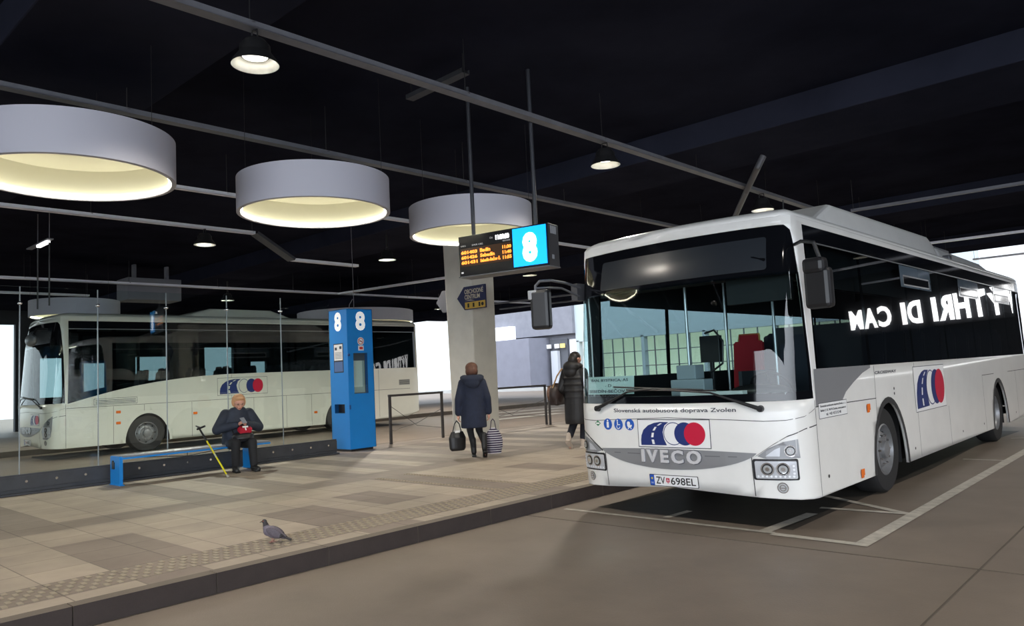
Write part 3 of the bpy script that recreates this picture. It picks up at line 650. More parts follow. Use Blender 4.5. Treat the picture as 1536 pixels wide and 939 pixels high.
r = bmesh.ops.extrude_face_region(bm, geom=bm.faces[:]); bmesh.ops.translate(bm, verts=[v for v in r['geom'] if isinstance(v, bmesh.types.BMVert)], vec=(0, .04, 0)); bmesh.ops.recalc_face_normals(bm, faces=bm.faces[:])
obj('arrow_board', bm, mat('sign_back_grey', '4a4c56', .5), ar2)
bm = bmesh.new(); bx(bm, -.02, .30, .045, .07, .2, .35); obj('bracket', bm, black_plastic, ar2)
# lit letters at the back right, seen mirrored in the bus windows
lg = empty('lit_sign', (0, 29.6, 0), 0, 'row of big white lit letters reflected in the side windows of the parked bus', 'sign')
s = 'VÝTHRIDICAM'; n = len(s); x0, x1 = 2.6, 9.4
lm = mat('lit_letters', 'ffffff', .4, emit=5)
for i, ch in enumerate(s):
    a = x0+(x1-x0)*i/n; bm = bmesh.new(); hgt = 1.2-.35*i/n; zb = 3.25+.15*(i/n)
    text(bm, ch, a, a+(x1-x0)/n*(.9 if ch != 'I' else .3), zb, zb+hgt, plane_map((0, 0, 0), (1, 0, 0), (0, -1, 0)), 0, bold=.04)
    obj('letter', bm, lm, lg, solid=.08)
bm = bmesh.new(); bx(bm, 2.4, 9.6, .1, .16, 3.1, 4.7); bx(bm, 3, 3.1, .1, .2, 4.6, CZ); bx(bm, 9, 9.1, .1, .2, 4.6, CZ); obj('sign_backing', bm, dw, lg)
# ------------------------------------------------------------------ buses
PX = [0, .3, .6, .85, 1.02, 1.14, 1.225, 1.275, 1.308, 1.32]
PY = [0, .01, .03, .06, .09, .13, .18, .25, .34, .46]
SS = [0]
for i in range(1, len(PX)): SS.append(SS[-1]+math.hypot(PX[i]-PX[i-1], PY[i]-PY[i-1]))
SC = SS[-1]
def interp(t, a, b):
    for i in range(1, len(a)):
        if t <= a[i]: return b[i-1]+(b[i]-b[i-1])*(t-a[i-1])/(a[i]-a[i-1])
    return b[-1]
def make_surf(L, KZ=1.0, zb=.28):
    X = PX+[1.32, 1.31, 1.27, 1.18, .6, 0]; Y = PY+[L-.30, L-.18, L-.07, L-.01, L, L]
    S = [0]
    for i in range(1, len(X)): S.append(S[-1]+math.hypot(X[i]-X[i-1], Y[i]-Y[i-1]))
    def sf(s, z, off=0):
        a = abs(s); sg = 1 if s >= 0 else -1; a = min(a, S[-1])
        x = interp(a, S, X); y = interp(a, S, Y)
        a1, a2 = max(a-.03, 0), min(a+.03, S[-1]); tx, ty = interp(a2, S, X)-interp(a1, S, X), interp(a2, S, Y)-interp(a1, S, Y); l = math.hypot(tx, ty) or 1
        nx, ny = ty/l, -tx/l
        if a < .001: nx, ny = 0, -1
        x *= 1-max(0, z-1.5)*.028/1.32
        w_ = 1 if a < 1.0 else max(0, 1-(y-.09)/.37) if a <= SC else 0
        y += (max(0, z-1.15)*.10+max(0, z-2.6)*.18+max(0, .62-z)*.10)*w_
        return Vector((sg*(x+nx*off), y+ny*off, zb+(z-.28)*KZ))
    return sf, S[-1], S[-4]
def logo(bm, mp, x0, x1, z0, z1, off=.004):
    """road, white disc, navy disc and crimson disc on a framed white panel; materials white, navy, red, ink"""
    W, H = x1-x0, z1-z0; fx = lambda u: x0+u*W; fz = lambda v: z0+v*H
    st = (.12, .12)
    mpoly(bm, rect(x0, x1, z0, z1), mp, off, 3, st); b = .008
    mpoly(bm, rect(x0+b, x1-b, z0+b, z1-b), mp, off+.001, 0, st)
    road = [(fx(.045), fz(.07)), (fx(.42), fz(.09)), (fx(.385), fz(.3)), (fx(.37), fz(.55)), (fx(.40), fz(.78)), (fx(.46), fz(.9))]
    road += [(fx(.34), fz(.91)), (fx(.25), fz(.87)), (fx(.16), fz(.78)), (fx(.09), fz(.62)), (fx(.055), fz(.42)), (fx(.045), fz(.25))]
    mpoly(bm, road, mp, off+.002, 1, st)
    for (u, v, du, dv, sh) in ((.215, .12, .035, .16, -.012), (.20, .36, .032, .16, .012), (.225, .60, .03, .13, .035), (.29, .78, .03, .08, .05)):
        mpoly(bm, [(fx(u), fz(v)), (fx(u+du), fz(v)), (fx(u+du+sh), fz(v+dv)), (fx(u+sh), fz(v+dv))], mp, off+.003, 0)
    rr = .40*H
    for u, c_, q, k in ((.52, 1, 1.0, 0), (.52, 0, .93, 1), (.67, 1, 1.0, 2), (.80, 2, 1.0, 3)):
        mpoly(bm, circ(fx(u), fz(.5), rr*q*(x1-x0)/abs(x1-x0) if False else rr*q, rr*q, n=36), mp, off+.003+.001*k, c_, st)
def wheel(parent, x, y, side, front):
    e = bpy.data.objects.new('wheel', None)
    # tyre mesh carries the rim and bolts as sub parts
    bm = bmesh.new(); o = side
    prof = [(.29, -.14), (.40, -.155), (.47, -.15), (.495, -.12), (.50, -.05), (.50, .05), (.495, .12), (.47, .15), (.40, .155), (.29, .14), (.29, -.14)]
    lathe(bm, [(r, h) for r, h in prof], axis='x', n=56)
    bmesh.ops.recalc_face_normals(bm, faces=bm.faces[:])
    t = obj('wheel', bm, rubber, parent, smooth=True); t.location = (x, y, .5)
    bm = bmesh.new()
    rp = [(.30, .14), (.285, .145), (.275, .10), (.262, .085 if not front else .095), (.20, .03 if not front else .125), (.165, .02 if not front else .135), (.155, .045 if not front else .13), (.10, .06 if not front else .15), (.09, .10 if not front else .175), (.001, .11 if not front else .18)]
    if front: rp = [(.30, .14), (.285, .15), (.272, .10), (.255, .055), (.225, .075), (.195, .115), (.165, .125), (.13, .122), (.105, .12), (.098, .165), (.06, .178), (.001, .18)]
    lathe(bm, [(r, h*o) for r, h in rp], axis='x', n=48); bmesh.ops.recalc_face_normals(bm, faces=bm.faces[:])
    lathe(bm, [(.30, -.14*o), (.05, -.12*o)], axis='x', n=32)
    obj('rim', bm, mat('steel_rim', '8c8d90', .4, .5, noise=.2), t, smooth=True)
    hb = (.115 if front else .02)*o; bm = bmesh.new(); cyl(bm, (hb, .165, 0), (hb+.035*o, .165, 0), .016, .012, n=8); nut = obj('wheel_nut', bm, chrome, t)
    hb = (.068 if front else .062)*o; bm = bmesh.new(); cyl(bm, (hb-.01, .243, 0), (hb+.012*o, .243, 0), .022, n=10); hole = obj('vent_hole', bm, black_plastic, t)
    for base_, cnt in ((nut, 10), (hole, 8)):
        for k in range(1, cnt):
            c = base_.copy(); col.objects.link(c); c.parent = t; c.rotation_euler.x = 2*PI*k/cnt
    return t
def seat_mesh(m_cloth, base_z):
    bm = bmesh.new()
    vs = bx(bm, -.21, .21, -.22, .24, .36, .46); vs += box(bm, (0, .26, .80), (.42, .09, .74), Euler((-.12, 0, 0)))
    vs += box(bm, (0, .33, 1.2), (.30, .08, .14), Euler((-.12, 0, 0)))
    bx(bm, -.03, .03, -.05, .1, 0, .36)
    bmesh.ops.bevel(bm, geom=bm.edges[:], offset=.02, segments=2, affect='EDGES')
    return bm
def build_bus(name, loc, label, L, KZ, paint, side_g, win_curve, posts, wy, spec):
    root = empty(name, loc, 0, label, 'bus'); sf, SE, SF = make_surf(L, KZ)
    st = (.16, .22); S_at = lambda y: SC+(y-.46)      # local y on the flank -> s
    half = lambda pts, sg: [(sg*a, b) for a, b in pts]
    arches = [S_at(wy[0]), S_at(wy[1])]; aw = .60; ah = (1.06-.28)/KZ
    ab = lambda c: [(c+aw*math.cos(a), .28+ah*max(0, math.sin(a))) for a in [PI-PI*i/18 for i in range(19)]]
    wind = [(1.60, 1.22), (1.595, 1.6), (1.575, 2.2), (1.545, 2.5), (1.50, 2.72), (1.42, 2.87), (1.30, 2.925), (.9, 2.935), (0, 2.94)]
    ze = 1.5 if not win_curve else win_curve[-1][1]
    wc = win_curve or [(1.72, 1.5), (SF-.12, 1.5)]
    bm = bmesh.new(); SW = SF-.10
    for sg in (1, -1):
        low = [(0, .36), (.85, .31), (1.55, .28)]+ab(arches[0])+ab(arches[1])+[(SF-.6, .30), (SF, .42), (SE, .45), (SE, ze), (SW, ze)]+[(a, b) for a, b in wc[::-1] if a < SW]+[(1.60, 1.22), (0, 1.21)]
        mpoly(bm, half(low, sg), sf, 0, 0, st)
        mpoly(bm, half([(1.60, 1.22), (wc[0][0], wc[0][1]), (wc[0][0]+.03, 2.2), (wc[0][0]+.03, 2.95), (1.2, 2.98), (1.2, 2.93), (1.30, 2.925), (1.42, 2.87), (1.50, 2.72), (1.545, 2.5), (1.575, 2.2), (1.595, 1.6)], sg), sf, 0, 0, st)
        mpoly(bm, half([(0, 2.94), (.9, 2.935), (1.2, 2.93), (1.2, 2.98), (wc[0][0]+.03, 2.95), (SE, 2.95), (SE, 3.02), (0, 3.02)], sg), sf, 0, 0, st)
        mpoly(bm, half([(SW, ze), (SE, ze), (SE, 2.95), (SW, 2.95)], sg), sf, 0, 0, st)
    # roof
    N = 120; loops = []
    for d, z in ((0, 3.02), (.03, 3.065), (.09, 3.10), (.25, 3.135), (.7, 3.16), (1.2, 3.17)):
        lp = []
        for i in range(N):
            s = -SE+2*SE*i/N; p = sf(s, 3.02)
            x = p.x*(1-d/1.33); yc = L/2; y = yc+(p.y-yc)*(1-2*d/L); lp.append(bm.verts.new((x, y, .28+(z-.28)*KZ)))
        loops.append(lp)
    for a, b in zip(loops[:-1], loops[1:]):
        for i in range(N): bm.faces.new((a[i], a[(i+1) % N], b[(i+1) % N], b[i]))
    bm.faces.new(loops[-1])
    bmesh.ops.remove_doubles(bm, verts=bm.verts[:], dist=.0008)
    bmesh.ops.recalc_face_normals(bm, faces=bm.faces[:])
    obj('body_shell', bm, paint, root, smooth=True, solid=.03, solid_mat=dark_inside, flat_angle=35)
    # front glass and header
    bm = bmesh.new()
    lowg = [(0, 1.215)]+[q for q in wind if q[1] < 2.45]+[(1.55, 2.45), (0, 2.45)]
    for sg in (1, -1): mpoly(bm, half(lowg, sg), sf, -.004, 0, (.12, .3))
    bmesh.ops.remove_doubles(bm, verts=bm.verts[:], dist=1e-4)
    obj('windscreen', bm, wind_glass, root, smooth=True)
    bm = bmesh.new()
    for sg in (1, -1):
        mpoly(bm, half([(0, 2.43), (1.557, 2.43)]+[q for q in wind if q[1] > 2.45], sg), sf, -.006, 0, (.12, .3))
        mpoly(bm, half([(0, 1.215), (1.60, 1.22), (1.60, 1.30), (0, 1.285)], sg), sf, -.002, 0, (.12, .3))
        mpoly(bm, half([(1.605, 1.22), (1.60, 1.6), (1.58, 2.2), (1.555, 2.45), (1.49, 2.45), (1.51, 2.2), (1.53, 1.6), (1.53, 1.22)], sg), sf, -.003, 0, (.12, .3))
    obj('windscreen_frit', bm, black_gloss, root, smooth=True)
    bm = bmesh.new(); mpoly(bm, rrect(-.93, 1.10, 2.49, 2.82, .03), sf, .0, 0, (.12, .3)); obj('destination_display', bm, mat('display_dark', (.02, .024, .03), .25), root, smooth=True)
    # flank glass
    top = 2.78
    for sg in (1, -1):
        bm = bmesh.new(); mpoly(bm, half([q for q in wc if q[0] < SW]+[(SW, ze), (SW, top), (wc[0][0]+.03, top), (wc[0][0]+.03, 2.2)], sg), sf, -.004, 0, (.6, .6))
        obj('side_window', bm, side_g, root, smooth=True)
        bm = bmesh.new(); mpoly(bm, half(rect(wc[0][0]+.02, SW+.0, top, 2.952), sg), sf, -.002, 0, (.6, .3))
        for p in posts:
            q = S_at(p); zl = interp(q, [a for a, b in wc], [b for a, b in wc]) if win_curve else 1.5
            mpoly(bm, half(rect(q-.045, q+.045, zl, top), sg), sf, -.012, 0)
        mpoly(bm, half(rect(wc[0][0], wc[0][0]+.09, wc[0][1], top), sg), sf, -.012, 0); mpoly(bm, half(rect(SW-.1, SW+.01, ze, top), sg), sf, -.003, 0)
        obj('window_band', bm, black_gloss, root)
        bm = bmesh.new(); mpoly(bm, half(rect(wc[0][0]+.03, SW, top-.006, top+.008), sg), sf, .003, 0, (.6, 0))
        obj('rain_gutter', bm, alu, root)
    # dark seams
    def seam(pts, w_=.008):
        bm = bmesh.new()
        for (s0, z0), (s1, z1) in zip(pts[:-1], pts[1:]):
            h_ = w_/2*(z1 != z0); v_ = w_/2*(s1 != s0)
            mpoly(bm, [(s0-h_, z0-v_), (s1-h_, z1-v_), (s1+h_, z1+v_), (s0+h_, z0+v_)], sf, .002, 0, (.1, .1))
        obj('panel_seam', bm, seam_m, root)
    for sg in (1, -1):
        for a, b in (((.86, .70), (.86, .32)), ((1.615, 1.2), (1.62, .29))): seam(half([a, b], sg))
        seam(half([(.90, .70), (1.05, .80), (1.2, .885), (1.4, .945), (1.62, .965)], sg), .012)
        for s0, z0, s1, z1 in spec['seams']: seam(half([(s0, z0), (s1, z1)], sg), .009)
    seam([(-1.6, 1.12), (-1.4, 1.06), (-1.2, 1.035), (-1.0, 1.03), (-.7, 1.045), (0, 1.068), (.7, 1.045), (1.0, 1.03), (1.2, 1.035), (1.4, 1.06), (1.6, 1.12)], .006)
    # under body, floor and wheel wells
    bm = bmesh.new(); fz = spec['floor']
    bx(bm, -1.2, 1.2, .4, wy[0]-.62, .3, fz); bx(bm, -1.2, 1.2, wy[0]+.62, wy[1]-.62, .3, fz); bx(bm, -1.2, 1.2, wy[1]+.62, L-.15, .42, fz); bx(bm, -.75, .75, wy[0]-.62, wy[1]+.62, .3, fz)
    for y in wy:
        bx(bm, -1.24, 1.24, y-.62, y+.62, 1.06, 1.10)
        for q in (-.61, .61): bx(bm, -1.24, 1.24, y+q-.01, y+q+.01, .28, 1.08)
    obj('chassis_floor', bm, mat('chassis_black', (.008, .008, .009), .8), root)
    for y in wy:
        for sg in (-1, 1):
            bm = bmesh.new(); c = S_at(y); n = 18
            for i in range(n):
                a0, a1 = PI-PI*i/n, PI-PI*(i+1)/n
                q = [(sg*(c+(aw+d)*math.cos(a)), .28+(ah+d)*max(0, math.sin(a))) for a, d in ((a0, -.015), (a1, -.015), (a1, .055), (a0, .055))]
                mpoly(bm, q, sf, .006, 0)
            obj('wheel_arch_trim', bm, paint if spec.get('white_arch') else mat('arch_rubber', (.03, .03, .032), .6), root)
    for y, fr in ((wy[0], True), (wy[1], False)):
        for sg in (-1, 1): wheel(root, sg*1.10, y, sg, fr)
    # head lamps
    dkl = mat('lamp_dark_frame', (.02, .02, .024), .25); chl = mat('lamp_silver', 'c4c6cc', .3, .3)
    for sg in (1, -1):
        bm = bmesh.new()
        if spec['lamp'] == 'city':
            up_ = [(.915, .70), (1.02, .775), (1.16, .835), (1.30, .855), (1.31, .68), (1.0, .675)]
            mpoly(bm, half(rrect(.865, 1.285, .475, .675, .02), sg), sf, .004, 0, (.1, .1))
            mpoly(bm, half(rrect(.885, 1.265, .49, .655, .015), sg), sf, .007, 2, (.1, .1))
            mpoly(bm, half(up_, sg), sf, .004, 1, (.1, .1))
            mpoly(bm, half([(.99, .70), (1.08, .765), (1.13, .785), (1.12, .70)], sg), sf, .006, 2, (.1, .1))
            L_ = [(1.0, .58, .062), (1.14, .58, .062)]; T_ = (1.215, .75, .055)
        else:
            mpoly(bm, half([(.98, .66), (1.06, .78), (1.2, .90), (1.33, .97), (1.31, .70), (1.28, .55), (1.18, .49), (1.02, .50)], sg), sf, .004, 1, (.1, .1))
            mpoly(bm, half(rrect(1.01, 1.27, .53, .75, .03), sg), sf, .007, 2, (.1, .1))
            L_ = [(1.14, .69, .05), (1.14, .59, .05)]; T_ = (1.22, .83, .04)
        h = obj('headlight', bm, [dkl, silver_paint, chl], root)
        bm = bmesh.new()
        for (a, z, r_) in L_+[T_]:
            p = sf(sg*a, z, .012); q = sf(sg*a, z, -.02)
            for rr, mi, o_ in ((r_, 0, .010), (r_*.80, 1, .012), (r_*.62, 2, .015), (r_*.3, 0, .018)): mpoly(bm, circ(sg*a, z, rr, n=22), sf, o_, mi)
        obj('lens', bm, [chrome, dkl, mat('lamp_glass', 'd8dce0', .08, .6)], h)
        if spec['lamp'] == 'city':
            bm = bmesh.new()
            for k in range(9): mpoly(bm, half(circ(.91+k*.04, .512, .011, n=10), sg), sf, .011)
            for k in range(3): mpoly(bm, half(circ(1.235, .54+k*.035, .011, n=10), sg), sf, .011)
            obj('led_row', bm, mat('led_white', 'f4f6fa', .2), h)
        bm = bmesh.new(); a, z = (1.12, .405) if spec['lamp'] == 'city' else (1.1, .42)
        for rr, mi, o_ in ((.052, 0, .003), (.042, 1, .006), (.03, 0, .009), (.022, 1, .011)): mpoly(bm, circ(sg*a, z, rr, n=22), sf, o_, mi)
        mpoly(bm, rect(sg*a-.03, sg*a+.03, z-.004, z+.004), sf, .013, 0)
        obj('fog_lamp', bm, [chrome, mat('fog_glass', 'c4c6c8', .15, .3)], root)
    # grille and emblem
    bm = bmesh.new(); gp = [(-.91+1.82*i/24, .728+.022*math.sin(PI*i/24)) for i in range(25)]+[(.91*math.cos(PI*i/24), .728-.188*math.sin(PI*i/24)**1.35) for i in range(1, 24)]
    mpoly(bm, gp, sf, .006, 0, (.1, .06)); obj('front_grille_panel', bm, silver_paint, root)
    bm = bmesh.new(); text(bm, 'I\u2009V\u2009E\u2009C\u2009O', -.352, .362, .598, .750, sf, .0085, 0, bold=.055); obj('emblem_surround', bm, mat('emblem_edge', '5a5b60', .4), root)
    bm = bmesh.new(); text(bm, 'I\u2009V\u2009E\u2009C\u2009O', -.342, .352, .606, .742, sf, .024, 0, bold=.035); obj('maker_emblem', bm, mat('emblem_silver', 'e4e4e8', .25, .35), root, solid=.016)
    for a_, b_ in ((-.72, -.37), (.39, .72)):
        bm = bmesh.new(); mpoly(bm, rect(a_, b_, .685, .695), sf, .009); obj('grille_crease', bm, mat('crease_grey', '6d6e72', .4), root)
    # licence plate
    bm = bmesh.new(); mpoly(bm, rrect(-.275, .295, .362, .482, .01), sf, .010, 3, (.1, 0)); mpoly(bm, rrect(-.268, .288, .368, .476, .008), sf, .012, 0, (.1, 0)); mpoly(bm, rect(-.268, -.215, .368, .476), sf, .013, 1)
    text(bm, 'ZV', -.195, -.085, .385, .46, sf, .014, 3, bold=.01); text(bm, '698EL', -.015, .265, .385, .46, sf, .014, 3, bold=.01)
    mpoly(bm, [(-.07, .45), (-.03, .45), (-.03, .415), (-.05, .392), (-.07, .415)], sf, .014, 2); mpoly(bm, rect(-.053, -.047, .40, .443), sf, .015, 0); mpoly(bm, rect(-.062, -.038, .425, .43), sf, .015, 0); text(bm, 'SK', -.258, -.226, .385, .402, sf, .014, 0); mpoly(bm, circ(-.242, .44, .012, n=10), sf, .014, 4)
    obj('licence_plate', bm, [white_p, mat('eu_blue', '2050b0', .4), red_p, black_ink, mat('eu_gold', 'c8b040', .4)], root)
    # front company panel
    bm = bmesh.new(); lx = spec['front_logo']; logo(bm, sf, *lx, off=.003); obj('company_logo_panel', bm, [white_p, navy, red_p, ink], root)
    if spec.get('front_text'):
        bm = bmesh.new(); text(bm, 'Slovenská autobusová doprava Zvolen', -.70, .74, 1.11, 1.165, sf, .003, 0, bold=.012, shear=0); obj('company_name', bm, ink, root)
        bm = bmesh.new()
        for k, x in enumerate((-.80, -.645, -.49)):
            mpoly(bm, circ(x, .993, .062, n=24), sf, .003, 0)
            if k == 0: mpoly(bm, circ(x, 1.032, .011, n=10), sf, .005, 1); mpoly(bm, rect(x-.016, x+.016, .955, 1.018), sf, .005, 1)
            elif k == 1:
                mpoly(bm, circ(x-.012, 1.034, .01, n=10), sf, .005, 1); mpoly(bm, rect(x-.018, x-.004, .985, 1.022), sf, .005, 1); mpoly(bm, rect(x-.012, x+.026, .985, .994), sf, .005, 1)
                cc = circ(x-.002, .968, .026, n=16, a0=PI*.8, a1=2*PI); ci = circ(x-.002, .968, .018, n=16, a0=PI*.8, a1=2*PI); mpoly(bm, cc+ci[::-1], sf, .005, 1)
            else:
                mpoly(bm, circ(x, .99, .032, n=14, a0=PI, a1=2*PI), sf, .005, 1); mpoly(bm, circ(x-.012, 1.005, .022, n=12), sf, .005, 1)
                for q in (-.018, .018): mpoly(bm, circ(x+q, .952, .008, n=8), sf, .005, 1)
        obj('access_stickers', bm, [mat('sticker_blue', '1f55b0', .4), white_p], root)
        bm = bmesh.new(); mpoly(bm, [(-1.0, 1.0), (-.955, .968), (-.91, 1.0), (-.955, 1.032)], sf, .003, 0); mpoly(bm, rect(-.982, -.928, .992, 1.008), sf, .005, 1); obj('gas_sticker', bm, [mat('sticker_green', '1f7a4a', .4), white_p], root)
    # wipers
    for pv, kn, b0, b1 in (((-.93, 1.165), (-.47, 1.345), (-.68, 1.40), (.42, 1.345)), ((.98, 1.15), (.50, 1.315), (-.50, 1.365), (.56, 1.335))):
        bm = bmesh.new(); P3 = [sf(pv[0], pv[1], .03), sf(kn[0], kn[1], .045)]
        d = (P3[1]-P3[0]); cyl(bm, P3[0]-d*.05, P3[0]+d*.5, .022, .016, n=8); cyl(bm, P3[0]+d*.5, P3[1], .013, .010, n=8); cyl(bm, sf(pv[0], pv[1], 0), sf(pv[0], pv[1], .045), .034, .03, n=14)
        o = obj('wiper', bm, black_plastic, root, smooth=True)
        bm = bmesh.new(); n = 8; P4 = [sf(b0[0]+(b1[0]-b0[0])*i/n, b0[1]+(b1[1]-b0[1])*i/n, .028) for i in range(n+1)]
        tube(bm, P4, .009, n=6); cyl(bm, P3[1], sf((b0[0]+b1[0])/2, (b0[1]+b1[1])/2, .03), .010, .010, n=6); obj('blade', bm, black_plastic, o)
    # interior
    bm = bmesh.new(); fz = spec['floor']; zz = lambda z: .28+(z-.28)*KZ
    dsh = [(-1.12, .50), (-.8, .36), (0, .30), (.8, .36), (1.12, .50), (1.12, 1.0), (.95, 1.15), (.3, 1.15), (.2, .85), (-1.12, .80)]
    vs = [bm.verts.new((x, y, zz(1.26))) for x, y in dsh]; f = bm.faces.new(vs); r = bmesh.ops.extrude_face_region(bm, geom=[f]); bmesh.ops.translate(bm, verts=[v for v in r['geom'] if isinstance(v, bmesh.types.BMVert)], vec=(0, 0, -.55)); bmesh.ops.recalc_face_normals(bm, faces=bm.faces[:])
    dd = obj('dashboard', bm, mat('dash_grey', (.03, .034, .04), .6), root, bevel=.03)
    bm = bmesh.new(); sph(bm, (.66, .78, zz(1.28)), (.34, .16, .09)); obj('instrument_hood', bm, black_plastic, dd, smooth=True)
    bm = bmesh.new(); R_ = Euler((-.95, 0, 0)).to_matrix(); c = Vector((.66, 1.08, zz(1.30)))
    tube(bm, [c+R_ @ Vector((.23*math.cos(2*PI*i/28), .23*math.sin(2*PI*i/28), 0)) for i in range(29)], .016, n=8); cyl(bm, c, c+R_ @ Vector((0, 0, -.3)), .05, n=12)
    for a in (.3, PI-.3, -PI/2): cyl(bm, c, c+R_ @ Vector((.22*math.cos(a), .22*math.sin(a), 0)), .014, n=6)
    obj('steering_wheel', bm, black_plastic, root, smooth=True)
    cl = mat('dark_seat_cloth', (.018, .022, .035), .8); rd = mat('red_seat_cloth', 'b81a2c', .6)
    for x, y, m_ in ((.66, 1.55, cl),):
        o = obj('driver_seat', seat_mesh(m_, 0), m_, root); o.location = (x, y, zz(.62))
    pr = None
    for y in [2.9+.86*i for i in range(int((L-3.6)/.86))]:
        for x in (-1.0, -.55, .55, 1.0):
            red = False
            if spec['lamp'] == 'city' and y < 3 and x < 0: continue
            if pr is None or red: o = obj('passenger_seat', seat_mesh(cl, 0), rd if red else cl, root)
            else: o = pr.copy(); col.objects.link(o); o.parent = root
            if pr is None and not red: pr = o
            o.location = (x, y, fz+(.32 if KZ == 1 else .0))
    if spec['lamp'] == 'city':
        o = obj('red_front_seat', seat_mesh(rd, 0), rd, root); o.location = (-.50, 2.72, .72); o['label'] = 'red seat with a yellow grab handle'
        bm = bmesh.new(); tube(bm, [(-.17, .3, 1.05), (-.14, .33, 1.26), (.14, .33, 1.26), (.17, .3, 1.05)], .014, n=8); obj('grab_handle', bm, mat('handle_yellow', 'c8a050', .4), o)
        bm = bmesh.new(); bx(bm, -.34, .08, .66, .86, zz(1.26), 1.44); bx(bm, -.28, -.04, .7, .9, 1.44, 1.60); obj('ticket_machine', bm, mat('machine_grey', '8f98a0', .5), root, bevel=.01)
        bm = bmesh.new(); bx(bm, -.1, .62, .45, .56, 1.265, 1.31); obj('papers_on_dashboard', bm, mat('paper', 'e6e8e6', .6), root)
        bm = bmesh.new(); bx(bm, -.12, .12, .98, 1.06, 1.62, 1.92); tube(bm, [(-.02, 1.0, 1.5), (.14, 1.0, 1.6), (.16, 1.0, 1.85), (.06, 1.0, 1.98), (-.06, 1.0, 1.95)], .012, n=8); bx(bm, -.02, .02, 1.0, 1.04, 1.2, 1.64); obj('driver_console', bm, black_plastic, root, bevel=.008)
        bm = bmesh.new()
        for x_ in (-1.17, 1.15): bx(bm, x_, x_+.02, .75, L-.5, 2.36, 2.92)
        obj('inner_cornice', bm, dark_inside, root)
        mk = lambda s, z, off=0: sf(s, z, -.03+off)
        bm = bmesh.new(); mpoly(bm, rect(-1.17, -.44, 1.318, 1.515), mk, 0, 0, (.1, 0)); text(bm, 'BAN. BYSTRICA, AS', -1.09, -.52, 1.455, 1.49, mk, .004, 1, bold=.02); text(bm, '- D', -.86, -.76, 1.40, 1.43, mk, .004, 1, bold=.02); text(bm, 'SEBEDÍN-BEČOV', -1.13, -.56, 1.335, 1.38, mk, .004, 1, bold=.02)
        obj('route_card', bm, [mat('card_white', 'bccfce', .6), ink], root)
        bm = bmesh.new(); cyl(bm, (-.25, .95, .4), (-.25, .95, 2.6), .018, n=8); cyl(bm, (.35, 1.95, .4), (.35, 1.95, 2.7), .018, n=8); cyl(bm, (-.35, 2.1, .4), (-.35, 2.1, 2.7), .018, n=8); obj('grab_pole', bm, alu, root)
        bm = bmesh.new(); bx(bm, .22, .26, 1.2, 2.2, .4, 1.5); bx(bm, .22, 1.25, 2.18, 2.22, .4, 2.0); obj('driver_partition', bm, mat('partition_grey', (.03, .033, .04), .5), root)
        bm = bmesh.new(); bx(bm, -1.2, 1.2, .45, 1.0, 2.5, 2.95); bx(bm, .5, 1.18, .5, .58, 2.2, 2.5); obj('overhead_cabinet', bm, dark_inside, root)
    bm = bmesh.new()
    for x in (-.6, .6): bx(bm, x-.06, x+.06, 1.4, L-1, zz(2.86), zz(2.9))
    obj('ceiling_ducts', bm, mat('duct_dark', (.05, .055, .06), .6), root)
    return root, sf, S_at
# parked city bus on the right
side_seams = [(SC+1.86, 1.49, SC+1.80, .29), (SC+3.42, 1.49, SC+3.42, .30), (SC+4.95, .84, SC+4.95, .30), (1.63, 1.135, SC+1.85, 1.12), (SC+7.2, 1.2, SC+8.1, 1.2), (SC+7.2, 1.2, SC+7.2, .3), (SC+9.3, 1.2, SC+11, 1.2), (SC+10, 1.2, SC+10, .3)]
bus, sf, S_at = build_bus('bus', (-1.285, .12, 0), 'white city bus with a black front, parked in the painted bay beside the kerb', 12.1, 1.0, white_paint, side_glass, None, [2.24, 3.96, 5.7, 7.5, 8.8, 10.2, 11.2], (2.72, 8.86),
    dict(seams=side_seams, floor=.42, lamp='city', front_logo=(-.385, .465, .760, 1.052), front_text=True))
SY = lambda Yw: S_at(Yw-.12)
bm = bmesh.new(); logo(bm, sf, SY(3.93), SY(5.42), .85, 1.44, off=.003); obj('company_logo_panel', bm, [white_p, navy, red_p, ink], bus)
bm = bmesh.new(); mpoly(bm, rect(SY(.72), SY(1.49), 1.01, 1.165), sf, .003, 1); mpoly(bm, rect(SY(.727), SY(1.483), 1.016, 1.159), sf, .004, 0)
for t_, z, a, b in (('Slovenská autobusová doprava Zvolen, a. s.', 1.115, .76, 1.45), ('Balkán č. 53, 960 95 Zvolen, www.sadzv.sk', 1.075, .76, 1.45), ('tel.: +421 45 53 52 48', 1.035, .9, 1.3)): text(bm, t_, SY(a), SY(b), z, z+.028, sf, .006, 1, bold=.02)
obj('operator_notice', bm, [white_p, ink], bus)
bm = bmesh.new(); text(bm, 'CROSSWAY', SY(2.45), SY(3.25), 1.39, 1.425, sf, .003, 0, bold=.03); obj('model_lettering', bm, ink, bus)
bm = bmesh.new(); mpoly(bm, [(1.65, 1.5), (SY(2.32), 1.5), (SY(2.32), 1.47), (SY(2.05), 1.42), (SY(1.75), 1.33), (SY(1.5), 1.24), (SY(1.35), 1.14), (1.64, 1.14)], sf, .002, 0, (.3, .3)); obj('grey_flank_panel', bm, silver_paint, bus)
for (y, z) in ((2.13, 1.04), (1.78, .37)):
    bm = bmesh.new(); mpoly(bm, rrect(SY(y)-.055, SY(y)+.055, z-.035, z+.035, .01), sf, .012); mpoly(bm, rrect(SY(y)-.045, SY(y)+.045, z-.06, z-.035, .01), sf, .006); obj('side_marker_lamp', bm, amber, bus)
